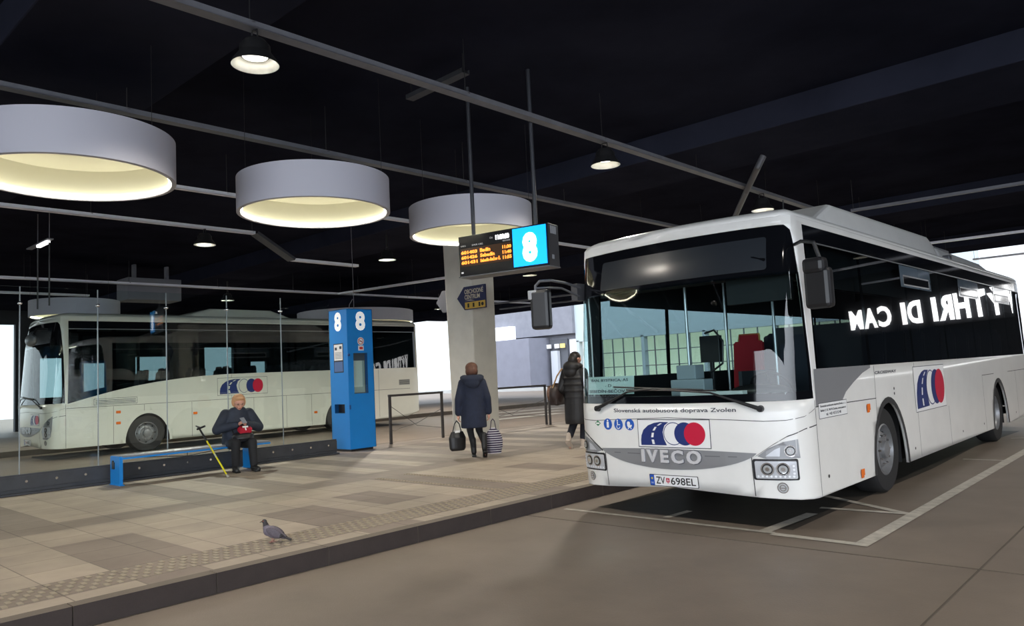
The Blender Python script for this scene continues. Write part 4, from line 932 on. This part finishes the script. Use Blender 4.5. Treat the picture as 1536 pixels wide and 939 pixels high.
for y, z in ((.85, .45), (3.75, .42), (6.2, .42), (7.6, .42), (3.1, 1.2), (3.1, 1.14), (10.3, .42)): bm = bmesh.new(); mpoly(bm, circ(SY(y), z, .022, .018, n=10), sf, .004); obj('flank_fitting', bm, seam_m, bus)
# opening hoppers in the side windows
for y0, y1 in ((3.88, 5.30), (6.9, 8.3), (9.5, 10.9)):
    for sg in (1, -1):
        bm = bmesh.new(); mpoly(bm, [(sg*a, b) for a, b in rect(SY(y0), SY(y1), 2.48, 2.765)], sf, .0, 0, (.5, .5)); h = obj('window_hopper', bm, mat('hopper_reflection_tone', '56636f', .08), bus)  # the reflection on the hopper glass is painted as one pale opaque colour
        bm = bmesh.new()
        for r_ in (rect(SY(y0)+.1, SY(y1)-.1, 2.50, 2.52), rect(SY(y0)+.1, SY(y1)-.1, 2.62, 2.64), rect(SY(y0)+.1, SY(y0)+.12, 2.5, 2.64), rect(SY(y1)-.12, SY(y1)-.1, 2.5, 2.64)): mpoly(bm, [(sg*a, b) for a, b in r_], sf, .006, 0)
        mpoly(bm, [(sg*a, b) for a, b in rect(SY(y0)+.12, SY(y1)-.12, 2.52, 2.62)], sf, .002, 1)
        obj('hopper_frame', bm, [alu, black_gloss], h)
# roof unit
def hull(pts, name, m, parent, bevel=.03):
    bm = bmesh.new(); vs = [bm.verts.new(p) for p in pts]; bmesh.ops.convex_hull(bm, input=vs); bmesh.ops.recalc_face_normals(bm, faces=bm.faces[:]); return obj(name, bm, m, parent, bevel=bevel)
hull([(x, y, z) for x in (-.92, .92) for y, z in ((1.75, 3.12), (7.5, 3.1))]+[(x, y, z) for x in (-.84, .84) for y, z in ((2.75, 3.52), (7.1, 3.55), (7.4, 3.44))], 'roof_air_unit', white_paint, bus, .05)
hull([(x, y, z) for x in (-1.0, 1.0) for y, z in ((7.45, 3.1), (11.9, 3.05))]+[(x, y, z) for x in (-.8, .8) for y, z in ((7.7, 3.42), (11.0, 3.38), (11.6, 3.2))], 'roof_fairing', mat('fairing_white', 'c9c9c8', .45), bus, .04)
bm = bmesh.new(); cyl(bm, (1.12, .62, 3.05), (1.12, .64, 3.22), .006, n=6); sph(bm, (1.12, .62, 3.08), .012); obj('antenna', bm, black_plastic, bus)
bm = bmesh.new(); bx(bm, .98, 1.1, 7.3, 7.45, 3.13, 3.22); obj('roof_hook', bm, dk_steel, bus, bevel=.02)
# mirrors
bm = bmesh.new(); tube(bm, [(-1.22, .24, 2.57), (-1.26, .02, 2.62), (-1.34, -.14, 2.65), (-1.45, -.22, 2.65), (-1.50, -.24, 2.60), (-1.50, -.24, 2.42)], .016, n=8); tube(bm, [(-1.22, .22, 2.47), (-1.29, -.02, 2.56), (-1.38, -.16, 2.57), (-1.49, -.24, 2.57)], .012, n=8); bx(bm, -1.31, -1.22, .18, .34, 2.42, 2.62)
mr = obj('door_side_mirror', bm, mat('mirror_arm', (.10, .10, .11), .35, .5), bus, smooth=True)
bm = bmesh.new(); box(bm, (-1.445, -.22, 2.32), (.23, .15, .46), Euler((0, 0, .35))); obj('mirror_housing', bm, black_plastic, mr, bevel=.04)
bm = bmesh.new(); box(bm, (-1.50, -.305, 2.49), (.11, .02, .11), Euler((0, 0, .35))); obj('mirror_pod', bm, silver_paint, mr, bevel=.01)
bm = bmesh.new(); box(bm, (1.56, .24, 2.25), (.25, .13, .38), Euler((0, 0, -.1))); box(bm, (1.545, .22, 2.46), (.21, .14, .15), Euler((0, 0, -.1))); m2 = obj('driver_side_mirror', bm, black_plastic, bus, bevel=.04)
bm = bmesh.new(); tube(bm, [(1.27, .45, 2.72), (1.40, .3, 2.72), (1.55, .22, 2.68), (1.6, .22, 2.5)], .018, n=8); obj('mirror_arm', bm, black_plastic, m2, smooth=True)
# coach on the left, seen through the glass
wc = [(1.66, 1.205), (2.1, 1.30), (2.7, 1.42), (3.3, 1.52), (3.95, 1.60), (4.6, 1.655), (5.2, 1.69), (6.0, 1.715), (7.0, 1.72), (20, 1.72)]
cs = [(1.63, 1.11, SC+11.3, 1.11), (SC+1.2, 1.1, SC+1.2, .3), (SC+2.15-.46+.3, 1.1, SC+2.15-.46+.3, .3), (SC+3.3, 1.1, SC+3.3, .3), (SC+5.2, 1.11, SC+5.2, .3), (SC+6.3, 1.11, SC+6.3, .3), (SC+7.2, 1.11, SC+7.2, .3), (SC+9.9, 1.7, SC+9.9, .35), (SC+4.5, 1.7, SC+4.5, 1.11)]
coach, cf, CS = build_bus('bus', (-19.92, -.80, 0), 'cream white coach standing behind the glass screen and bench', 12.25, 1.22, cream_paint, left_glass, wc, [1.7, 3.3, 5.1, 6.9, 8.7, 10.2], (2.54, 8.74),
    dict(seams=cs, floor=1.0, lamp='coach', front_logo=(.30, .85, .78, 1.02), white_arch=True))
CY = lambda Yw: CS(Yw+.80); CZm = lambda z: .28+(z-.28)/1.22
bm = bmesh.new(); logo(bm, cf, CY(3.72), CY(5.32), CZm(1.40), CZm(1.92), off=.003); obj('company_logo_panel', bm, [cream_paint, navy, red_p, ink], coach)
bm = bmesh.new(); mpoly(bm, rect(CY(.38), CY(1.12+.35), CZm(1.33), CZm(1.50)), cf, .003, 1); mpoly(bm, rect(CY(.39), CY(1.46), CZm(1.34), CZm(1.49)), cf, .004, 0)
for z in (1.45, 1.41, 1.37): mpoly(bm, rect(CY(.42), CY(1.43), CZm(z-.008), CZm(z+.008)), cf, .006, 1)
obj('operator_notice', bm, [cream_paint, ink], coach)
for y, z in ((.98, 1.12), (.98, .83), (3.05, .95), (7.0, .7)):
    bm = bmesh.new(); mpoly(bm, rrect(CY(y)-.06, CY(y)+.06, CZm(z-.035), CZm(z+.035), .01), cf, .012); obj('side_marker_lamp', bm, amber, coach)
bm = bmesh.new(); mpoly(bm, rect(CY(10.45), CY(10.95), CZm(1.43), CZm(1.62)), cf, .003, 0)
for q in range(5): mpoly(bm, rect(CY(10.47), CY(10.93), CZm(1.45+q*.035), CZm(1.465+q*.035)), cf, .005, 1)
obj('air_grille', bm, [mat('grille_grey', 'a0a098', .5), ink], coach)
hull([(x, y, z) for x in (-.95, .95) for y, z in ((3.5, 3.72), (7.4, 3.72))]+[(x, y, z) for x in (-.8, .8) for y, z in ((4.6, 4.02), (6.6, 4.02))], 'roof_air_unit', cream_paint, coach, .06)
bm = bmesh.new(); sph(bm, (.95, -.15, 3.05), (.28, .12, .16)); c_ = obj('mirror_housing', bm, silver_paint, coach, smooth=True)
bm = bmesh.new(); tube(bm, [(.8, .35, 3.35), (.85, .0, 3.35), (.95, -.12, 3.15)], .03, n=8); obj('mirror_arm', bm, black_plastic, c_, smooth=True)
bm = bmesh.new(); bx(bm, 1.2, 1.22, 9.3, 9.75, 2.5, 3.15)
for q in range(5): cyl(bm, (1.2, 9.32+q*.09, 2.5), (1.2, 9.3+q*.1, 3.2), .03, n=8)
obj('window_curtain', bm, mat('curtain_teal', '9db4b8', .8), coach)
# ------------------------------------------------------------------ people
def V3(*a): return Vector(a)
def hand_prims(w_, d, up_, s=1, curl=.6):
    """palm and five bent fingers; w_ wrist, d direction of the fingers, up_ back-of-hand normal"""
    d = Vector(d).normalized(); n = Vector(up_).normalized(); sd = d.cross(n).normalized()*s; w_ = Vector(w_)
    P = [('c', w_, w_+d*.05, .024, .028), ('c', w_+d*.05+sd*.02, w_+d*.08+sd*.022, .02, .016), ('c', w_+d*.05-sd*.02, w_+d*.08-sd*.022, .02, .016)]
    for k, (o_, l) in enumerate(((-.030, .055), (-.011, .068), (.009, .064), (.027, .05))):
        a = w_+d*.085+sd*o_; b = a+(d-n*curl*.4).normalized()*l*.5; c = b+(d*.5-n*curl).normalized()*l*.5
        P += [('c', a, b, .0095, .009), ('c', b, c, .009, .0075)]
    a = w_+d*.03-sd*.026; b = a+(d*.6-sd*.8-n*.3).normalized()*.035; c = b+(d-n*.5).normalized()*.028
    return P+[('c', a, b, .012, .010), ('c', b, c, .010, .008)]
def head_prims(c, f, r=.1):
    c = Vector(c); f = Vector(f).normalized(); sd = f.cross(V3(0, 0, 1)).normalized()
    u = sd.cross(f).normalized(); k = r/.1
    P = [('e', c+u*.02*k, (.078*k, .078*k, .10*k)), ('c', c-f*.02*k+u*.03*k, c+f*.012*k+u*.02*k, .085*k, .078*k), ('c', c+f*.03*k-u*.055*k, c+f*.035*k-u*.07*k, .045*k, .036*k),
         ('c', c+f*.084*k+u*.0*k, c+f*.096*k-u*.022*k, .010*k, .014*k), ('c', c+f*.075*k+u*.015*k, c+f*.09*k+u*.0*k, .012*k, .011*k), ('c', c+f*.07*k-u*.052*k+sd*.02*k, c+f*.07*k-u*.052*k-sd*.02*k, .012*k, .012*k)]
    for s in (1, -1): P += [('e', c+sd*s*.083*k-f*.005*k+u*.0, (.016*k, .022*k, .028*k)), ('c', c+f*.065*k+sd*s*.035*k-u*.02*k, c+f*.05*k+sd*s*.045*k-u*.03*k, .022*k, .02*k)]
    eyes = [c+f*.082*k+sd*s*.032*k+u*.012*k for s in (1, -1)]
    return P, eyes, c+f*.085*k-u*.052*k, u, sd
coat_navy = mat('navy_coat', (.012, .018, .042), .85, noise=.3, nscale=14, bump=.3, bscale=120); coat_dark = mat('charcoal_jacket', (.017, .024, .042), .7, noise=.3, nscale=10, bump=.3, bscale=60)
puffer = mat('black_puffer', (.012, .011, .013), .55, noise=.3, nscale=8); trous = mat('black_trousers', (.008, .008, .010), .8); shoe_b = mat('black_shoe', (.01, .01, .011), .5)
hair_b = mat('reddish_blond_hair', 'c9986e', .6, bump=.5, bscale=90); hair_br = mat('auburn_hair', '5f3d2e', .6, noise=.4, nscale=30, bump=.5, bscale=90); hair_k = mat('black_hair', (.015, .012, .011), .5)
lip = mat('lip_tone', 'a55a52', .5); eye_m = mat('eye_tone', '5a3c34', .5)  # flat colours for lips and eyes, set on face polygons

# seated woman, local forward = +x
p = empty('person', (-9.98, -.12, K), -.22, 'older person in a dark jacket sitting on the bench looking at a phone', 'person')
hf = V3(.90, .02, -.36)
HP, eyes, mouth, u_, sd_ = head_prims((.165, .0, 1.175), hf, .118)
B = [('l', [((0, 0, .44), .14, .17), ((.0, 0, .56), .15, .17), ((.03, 0, .78), .13, .15), ((.06, 0, .96), .12, .18), ((.08, 0, 1.03), .07, .1)]), ('c', (.08, 0, 1.0), (.14, 0, 1.12), .06, .055)]
B += HP
hl, hr = V3(.36, .055, .80), V3(.36, -.055, .81)
for s, h in ((1, hl), (-1, hr)):
    B += [('c', (.06, s*.17, .98), (.10, s*.29, .74), .05, .045), ('c', (.10, s*.29, .74), h, .042, .026)]
    B += [('c', (.02, s*.09, .5), (.46, s*.13, .50), .085, .06), ('c', (.46, s*.14, .49), (.48+.05*s, s*.14, .12), .055, .038), ('c', (.48+.05*s, s*.14, .10), (.58+.05*s, s*.155, .045), .038, .03)]
B += hand_prims(hl, (.5, -.35, .35), (-.3, 0.5, .6), -1, .9)+hand_prims(hr, (.5, .35, .35), (-.3, -.5, .6), 1, .9)
paint = [(e, .013, 1) for e in eyes]+[(mouth+sd_*q, .010, 2) for q in (-.014, 0, .014)]
grow('body', B, [skin_m, eye_m, lip], p, voxel=.0075, smooth=3, paint=paint)
J = [('l', [((-.02, 0, .40), .20, .25), ((0, 0, .52), .21, .26), ((.02, 0, .66), .20, .25), ((.05, 0, .82), .18, .235), ((.06, 0, .95), .14, .22), ((.07, 0, 1.03), .13, .18), ((.085, 0, 1.07), .115, .13), ((.09, 0, 1.10), .105, .115)]), ('e', (.09, 0, 1.075), (.12, .135, .035)), ('e', (.10, .0, .60), (.14, .22, .10))]
for s, h in ((1, hl), (-1, hr)):
    hh = Vector(h); el = V3(.10, s*.355, .73)
    J += [('c', (.055, s*.20, .985), el, .098, .092), ('c', el, el+(hh-el)*.88, .088, .062), ('e', (.1, s*.12, .8), (.1, .1, .16)), ('e', (.12, s*.13, .46), (.2, .11, .09))]
grow('jacket', J, coat_dark, p, voxel=.014, smooth=5)
bm = bmesh.new()
for s in (1, -1):
    cc_ = eyes[0 if s == 1 else 1]+hf.normalized()*.014; pts_ = [cc_+sd_*.026*math.cos(2*PI*i/14)+u_*.019*math.sin(2*PI*i/14) for i in range(15)]; tube(bm, pts_, .0022, n=6)
    cyl(bm, cc_+sd_*s*.026, cc_+sd_*s*.058-hf.normalized()*.09, .002, n=6)
cyl(bm, eyes[0]+hf.normalized()*.014-sd_*.024, eyes[1]+hf.normalized()*.014+sd_*.024, .002, n=6)
obj('glasses', bm, mat('glasses_frame', '6a5a50', .4), p)
T = []
for s in (1, -1): T += [('c', (.02, s*.1, .47), (.46, s*.14, .49), .10, .082), ('c', (.46, s*.14, .49), (.48+.05*s, s*.14, .12), .080, .066)]
grow('trousers', T, trous, p, voxel=.013, smooth=5)
for s in (1, -1):
    grow('shoe', [('c', (.47+.05*s, s*.14, .07), (.60+.05*s, s*.16, .045), .058, .045), ('c', (.60+.05*s, s*.16, .045), (.66+.05*s, s*.165, .042), .045, .04), ('b', (.56+.05*s, s*.15, .014), (.25, .09, .026))], shoe_b, p, voxel=.009, smooth=3)
c = V3(.165, 0, 1.175)
grow('hair', [('e', c-hf*.03+u_*.055, (.115, .115, .105)), ('e', c-hf*.07-u_*.01, (.085, .105, .10)), ('e', c+sd_*.085-hf*.015+u_*.02, (.045, .038, .085)), ('e', c-sd_*.085-hf*.015+u_*.02, (.045, .038, .085)), ('e', c+hf*.05+u_*.105, (.05, .085, .032))], hair_b, p, voxel=.009, smooth=4)
rz = Matrix.Rotation(-.22, 3, 'Z')
def at_p(v): return Vector(p.location)+rz @ Vector(v)
bm = bmesh.new(); box(bm, (0, 0, 0), (.012, .075, .15)); ph = obj('mobile_phone', bm, mat('phone_grey', '8c8f96', .3), bevel=.004); ph.location = at_p((.445, .0, .875)); ph.rotation_euler = (0.15, -.9, -.2)
tag(ph, 'grey mobile phone held in both hands of the seated person', 'phone')
bag = empty('handbag', at_p((.33, .02, .60)), -.22, 'black handbag with a red top lying on the lap of the seated person', 'bag')
grow('bag_body', [('e', (0, 0, 0), (.13, .19, .085)), ('e', (.03, 0, -.03), (.12, .17, .06))], mat('black_leather', (.012, .012, .014), .35), bag, voxel=.012, smooth=3)
grow('red_pouch', [('b', (.03, .02, .115), (.15, .21, .10), (0, .35, .1))], mat('red_cloth', 'b01830', .6), bag, voxel=.012, smooth=3)
bm = bmesh.new(); box(bm, (.112, .01, .165), (.004, .1, .03), Euler((0, -.6, .1))); box(bm, (.118, .015, .13), (.004, .02, .06), Euler((0, -.6, .1))); obj('white_print', bm, white_p, bag)
bm = bmesh.new(); tube(bm, [(-.05, -.15, .05), (-.1, -.17, .14), (-.1, .17, .14), (-.05, .15, .05)], .012, n=8); obj('strap', bm, mat('strap_black', (.01, .01, .01), .5), bag)
# crutch
cr = empty('crutch', (-9.0, -.78, K), 0, 'yellow walking crutch with a black grip leaning against the bench', 'crutch')
tip = V3(0, 0, .0); topp = V3(-.86, -.08, .80); dv = topp-tip; tt = lambda k: tip+dv*k
bm = bmesh.new(); cyl(bm, tt(.06), tt(.72), .013, n=12); obj('shaft', bm, mat('crutch_yellow', 'd8cc20', .4), cr, smooth=True)
bm = bmesh.new(); cyl(bm, tt(.02), tt(.30), .010, n=12); cyl(bm, tt(.40), tt(.46), .0145, n=12); obj('lower_tube', bm, mat('crutch_pale', 'c8c8b0', .4, .3), cr, smooth=True)
bm = bmesh.new(); cyl(bm, tip+V3(0, 0, .002), tt(.045), .024, .016, n=14); obj('rubber_foot', bm, mat('foot_grey', 'a8a49a', .7), cr, smooth=True)
bm = bmesh.new(); cyl(bm, tt(.72), tt(.98), .016, n=12); cyl(bm, tt(.97)+V3(-.03, -.03, 0), tt(.97)+V3(.11, .04, .05), .017, n=12); sph(bm, tt(.99), (.04, .03, .03)); obj('grip', bm, black_plastic, cr, smooth=True)
bm = bmesh.new(); tube(bm, [tt(1.0), tt(1.0)+V3(-.06, -.02, .03), tt(1.0)+V3(-.07, .03, .01)], .012, n=8); obj('cuff', bm, mat('cuff_grey', (.06, .06, .06), .5), cr, smooth=True)

# walking woman seen from behind, local forward = +y, moving away
p = empty('person', (-6.98, 2.85, K), .83, 'person in a long navy hooded coat walking away with two bags', 'person')
HP, eyes, mouth, u_, sd_ = head_prims((0, .05, 1.55), (0, 1, -.1), .10)
B = HP+[('c', (0, .02, 1.36), (0, .04, 1.48), .055, .05), ('l', [((0, 0, .85), .15, .11), ((0, 0, 1.0), .13, .10), ((0, .0, 1.2), .15, .105), ((0, .0, 1.36), .16, .09), ((0, .02, 1.41), .06, .06)])]
hl, hr = V3(-.275, .02, .70), V3(.275, .02, .70)
for s, h in ((-1, hl), (1, hr)): B += [('c', (s*.17, 0, 1.33), (s*.25, -.03, 1.03), .045, .04), ('c', (s*.25, -.03, 1.03), h+V3(0, 0, .06), .037, .025)]
B += hand_prims(hl+V3(0, 0, .06), (0, .05, -1), (-1, 0, 0), -1, 1.3)+hand_prims(hr+V3(0, 0, .06), (0, .05, -1), (1, 0, 0), 1, 1.3)
kl, al = V3(-.07, .12, .47), V3(-.06, -.02, .09); kr, ar_ = V3(.09, .06, .47), V3(.16, -.24, .19)
al = V3(-.02, .08, .08)
for s, k_, a_, toe in ((-1, kl, al, V3(-.02, .22, .035)), (1, kr, ar_, V3(.17, -.18, .06))): B += [('c', (s*.08, 0, .85), k_, .085, .058), ('c', k_, a_, .055, .036), ('c', a_, toe, .034, .026)]
grow('body', B, skin_m, p, voxel=.009, smooth=3)
Cc = [('l', [((0, 0, .52), .235, .19), ((0, 0, .58), .235, .19), ((0, 0, .75), .225, .175), ((0, 0, .95), .205, .155), ((0, 0, 1.1), .195, .14), ((0, 0, 1.25), .20, .135), ((0, 0, 1.36), .17, .12), ((0, .01, 1.43), .09, .09)])]
for s in (-1, 1): Cc += [('c', (s*.175, 0, 1.33), (s*.262, -.04, 1.03), .08, .07), ('c', (s*.262, -.04, 1.03), (s*.275, .01, .80), .068, .062)]
grow('coat', Cc, coat_navy, p, voxel=.014, smooth=5)
grow('hood', [('e', (0, -.07, 1.39), (.20, .13, .085)), ('e', (0, -.11, 1.32), (.14, .09, .10)), ('e', (-.13, 0, 1.42), (.09, .11, .055)), ('e', (.13, 0, 1.42), (.09, .11, .055))], mat('navy_hood_fur', (.018, .024, .045), .95, bump=.8, bscale=60), p, voxel=.013, smooth=3)
grow('hair', [('e', (0, .03, 1.60), (.115, .118, .10)), ('e', (0, -.02, 1.54), (.112, .095, .10)), ('e', (-.07, .03, 1.53), (.045, .06, .075)), ('e', (.07, .03, 1.53), (.045, .06, .075))], hair_br, p, voxel=.010, smooth=3)
grow('leggings', [('c', (-.08, 0, .8), kl, .09, .066), ('c', kl, al+V3(0, 0, .1), .063, .05), ('c', (.08, 0, .8), kr, .09, .066), ('c', kr, ar_+V3(0, .03, .08), .063, .05)], trous, p, voxel=.012, smooth=4)
grow('boot', [('c', al+V3(-.01, .02, .22), al, .06, .05), ('c', al, (-.02, .24, .04), .048, .036), ('b', (-.02, .14, .012), (.085, .27, .024))], shoe_b, p, voxel=.009, smooth=3)
grow('boot', [('c', ar_+V3(0, .07, .20), ar_, .06, .05), ('c', ar_+V3(0, .0, -.02), (.17, -.15, .045), .048, .036), ('b', (.17, -.19, .06), (.085, .24, .024), (-.45, 0, 0))], shoe_b, p, voxel=.009, smooth=3)
Rw = Matrix.Rotation(.83, 3, 'Z')
def at_w(v): return V3(-6.98, 2.85, K)+Rw @ Vector(v)
b1 = empty('shoulder_bag', at_w((-.31, 0, .0)), .83+.5, 'black carrier bag in the left hand of the walking person', 'bag')
grow('bag_body', [('l', [((0, 0, .13), .13, .07), ((0, 0, .17), .16, .09), ((0, 0, .36), .17, .09), ((0, 0, .47), .12, .04)])], mat('black_bag', (.014, .014, .016), .4), b1, voxel=.012, smooth=3)
bm = bmesh.new(); tube(bm, [(-.09, 0, .45), (-.05, 0, .60), (0, 0, .66), (.05, 0, .60), (.09, 0, .45)], .010, n=8); obj('bag_handle', bm, black_plastic, b1, smooth=True)
bm = bmesh.new(); box(bm, (-.02, -.05, .47), (.10, .02, .04)); obj('white_tag', bm, white_p, b1, bevel=.006)
b2 = empty('striped_bag', at_w((.34, 0, .0)), .83, 'striped purple and white shopping bag in the right hand of the walking person', 'bag')
bm = bmesh.new(); prof = [(.05, .05), (.13, .07), (.16, .18), (.165, .28), (.14, .38), (.09, .46), (.03, .50)]
n = 28; rings = []; NZ = 34
for k in range(NZ+1):
    z = .05+.45*k/NZ; rx = interp(z, [a[1] for a in prof], [a[0] for a in prof]) if z > .07 else .13
    rings.append([bm.verts.new((rx*math.cos(2*PI*i/n), .55*rx*math.sin(2*PI*i/n), z)) for i in range(n)])
for k, (a, b) in enumerate(zip(rings[:-1], rings[1:])):
    for i in range(n): f = bm.faces.new((a[i], a[(i+1) % n], b[(i+1) % n], b[i])); f.material_index = 1 if k % 3 == 0 else 0
bm.faces.new(rings[0][::-1]); bm.faces.new(rings[-1])
obj('bag_body', bm, [mat('bag_purple', '2e2440', .7), mat('bag_white', 'c8c4cc', .7)], b2, smooth=True)
bm = bmesh.new(); tube(bm, [(-.05, 0, .48), (-.03, 0, .62), (.0, 0, .66), (.03, 0, .62), (.05, 0, .48)], .007, n=8); obj('bag_handle', bm, mat('handle_purple', '2e2440', .7), b2, smooth=True)

# person in a long dark puffer coat at the front corner of the bus
p = empty('person', (-6.02, 4.62, K), .15, 'person in a long black hooded coat half hidden behind the front of the bus', 'person')
HP, eyes, mouth, u_, sd_ = head_prims((.03, .05, 1.68), (.55, .85, 0), .105)
B = HP+[('c', (0, 0, 1.46), (.02, .03, 1.60), .06, .055), ('l', [((0, 0, .9), .16, .12), ((0, 0, 1.1), .15, .11), ((0, 0, 1.3), .18, .115), ((0, 0, 1.46), .18, .10), ((0, 0, 1.52), .06, .06)])]
hl, hr = V3(-.30, .12, .98), V3(.30, .1, .92)
for s, h in ((-1, hl), (1, hr)): B += [('c', (s*.19, 0, 1.42), (s*.28, -.05, 1.12), .05, .045), ('c', (s*.28, -.05, 1.12), h, .04, .027)]
B += hand_prims(hl, (.2, .7, .1), (-1, 0, .2), -1, 1.2)+hand_prims(hr, (0, .2, -1), (1, 0, 0), 1, .8)
legs = ((-.09, V3(-.10, .08, .5), V3(-.12, -.16, .16), V3(-.10, -.12, .03)), (.09, V3(.09, .12, .5), V3(.08, .04, .08), V3(.08, .2, .035)))
for s, k_, a_, t_ in legs: B += [('c', (s, 0, .92), k_, .09, .06), ('c', k_, a_, .058, .038), ('c', a_, t_, .036, .028)]
grow('body', B, skin_m, p, voxel=.009, smooth=3)
Cc = [('l', [((0, 0, .46), .23, .18), ((0, 0, .55), .24, .19), ((0, 0, .8), .235, .18), ((0, 0, 1.0), .225, .17), ((0, 0, 1.2), .225, .16), ((0, 0, 1.38), .22, .15), ((0, 0, 1.48), .17, .125), ((0, .01, 1.56), .1, .1)])]
for z in (.6, .72, .84, .96, 1.08, 1.2, 1.32): Cc += [('e', (0, 0, z), (.238, .182, .05))]
for s, h in ((-1, hl), (1, hr)): Cc += [('c', (s*.19, 0, 1.42), (s*.285, -.05, 1.12), .09, .08), ('c', (s*.285, -.05, 1.12), V3(s*.285, -.05, 1.12).lerp(h, .85), .076, .065)]
grow('coat', Cc, puffer, p, voxel=.014, smooth=4)
grow('hood', [('e', (-.01, -.09, 1.53), (.17, .13, .12)), ('e', (-.02, -.13, 1.44), (.14, .08, .12)), ('e', (-.09, 0, 1.55), (.08, .11, .07)), ('e', (.1, 0, 1.54), (.08, .1, .06))], puffer, p, voxel=.013, smooth=3)
grow('hair', [('e', (.01, .035, 1.72), (.108, .108, .102)), ('e', (-.015, .0, 1.66), (.10, .10, .10))], hair_k, p, voxel=.010, smooth=3)
grow('trousers', [x for s, k_, a_, t_ in legs for x in (('c', (s, 0, .85), k_, .10, .082), ('c', k_, k_.lerp(a_, .72), .08, .068))], mat('dark_blue_trousers', (.010, .012, .022), .8), p, voxel=.012, smooth=4)
cream = mat('cream_shoe', 'b9aca0', .6)
grow('shoe', [('c', (-.12, -.13, .26), (-.12, -.16, .14), .05, .052), ('c', (-.12, -.17, .13), (-.10, -.10, .045), .052, .042), ('b', (-.105, -.15, .07), (.09, .24, .03), (-1.0, 0, 0))], cream, p, voxel=.009, smooth=3)
grow('shoe', [('c', (.08, .05, .18), (.08, .04, .07), .05, .05), ('c', (.08, .04, .06), (.08, .21, .04), .048, .04), ('b', (.08, .11, .013), (.095, .29, .026))], cream, p, voxel=.009, smooth=3)
Rm = Matrix.Rotation(.15, 3, 'Z')
b3 = empty('shoulder_bag', V3(-6.02, 4.62, K)+Rm @ V3(-.40, -.02, .92), .15, 'big dark brown bag slung on the shoulder of the person beside the bus', 'bag')
grow('bag_body', [('e', (0, 0, .1), (.13, .20, .22)), ('b', (0, 0, 0), (.18, .30, .20))], mat('brown_black_bag', (.03, .018, .016), .5), b3, voxel=.013, smooth=5)
grow('patterned_side', [('e', (-.10, -.05, .12), (.06, .13, .16))], mat('tan_pattern', '7a5a4a', .6, noise=.5, nscale=25), b3, voxel=.012, smooth=3)
bm = bmesh.new(); tube(bm, [(0, -.15, .22), (.09, -.11, .45), (.16, -.04, .58), (.12, .10, .45), (0, .15, .22)], .014, n=8); obj('bag_strap', bm, mat('tan_strap', 'a07c50', .5), b3, smooth=True)

# ------------------------------------------------------------------ pigeon, local forward = +x
g = empty('pigeon', (-3.60, -3.04, K-.016), -2.35-.1, 'grey pigeon standing on the tactile strip near the kerb', 'pigeon')
pg = mat('pigeon_grey', '6d6570', .7, noise=.25, nscale=40); pd = mat('pigeon_dark', '2c272b', .5, noise=.3, nscale=40); pw = mat('pigeon_wing', '5a525a', .7, noise=.3, nscale=60); leg_m = mat('pigeon_leg', '9c6c60', .6)
grow('body', [('e', (.015, 0, .112), (.088, .052, .052), (0, -.42, 0)), ('e', (.055, 0, .125), (.048, .045, .048)), ('c', (.07, 0, .145), (.085, 0, .195), .036, .022), ('e', (.092, 0, .212), (.024, .018, .020)), ('c', (-.03, 0, .095), (-.09, 0, .065), .035, .02)], [pg, pd], g, voxel=.0045, smooth=3, paint=[((.088, 0, .205), .042, 1), ((.08, 0, .175), .028, 1)])
for s in (1, -1):
    grow('wing', [('e', (-.012, s*.040, .110), (.084, .016, .038), (0, -.52, s*.08)), ('c', (-.05, s*.030, .098), (-.115, s*.012, .056), .018, .008)], [pw, pd], g, voxel=.0045, smooth=2, paint=[((-.10, s*.02, .07), .045, 1)])
bm = bmesh.new(); vs = bx(bm, -.165, -.07, -.022, .022, -.006, .006); bmesh.ops.rotate(bm, verts=bm.verts[:], cent=(-.07, 0, 0), matrix=Matrix.Rotation(-.42, 3, 'Y')); bmesh.ops.translate(bm, verts=bm.verts[:], vec=(0, 0, .075)); obj('tail', bm, pd, g, bevel=.004)
bm = bmesh.new(); cyl(bm, (.112, 0, .210), (.136, 0, .203), .006, .0015, n=8); obj('beak', bm, mat('beak_dark', '3a3436', .5), g)
bm = bmesh.new(); sph(bm, (.098, .0165, .216), .004, n=8); sph(bm, (.098, -.0165, .216), .004, n=8); obj('eyes', bm, mat('pigeon_eye', 'b8501c', .3), g)
for s in (1, -1):
    bm = bmesh.new(); cyl(bm, (.01, s*.02, .08), (.015, s*.022, .026), .004, n=8)
    for a in (-.5, 0, .5, PI): cyl(bm, (.015, s*.022, .026), (.015+.028*math.cos(a), s*.022+.028*math.sin(a), .025), .003, .002, n=6)
    obj('leg', bm, leg_m, g)
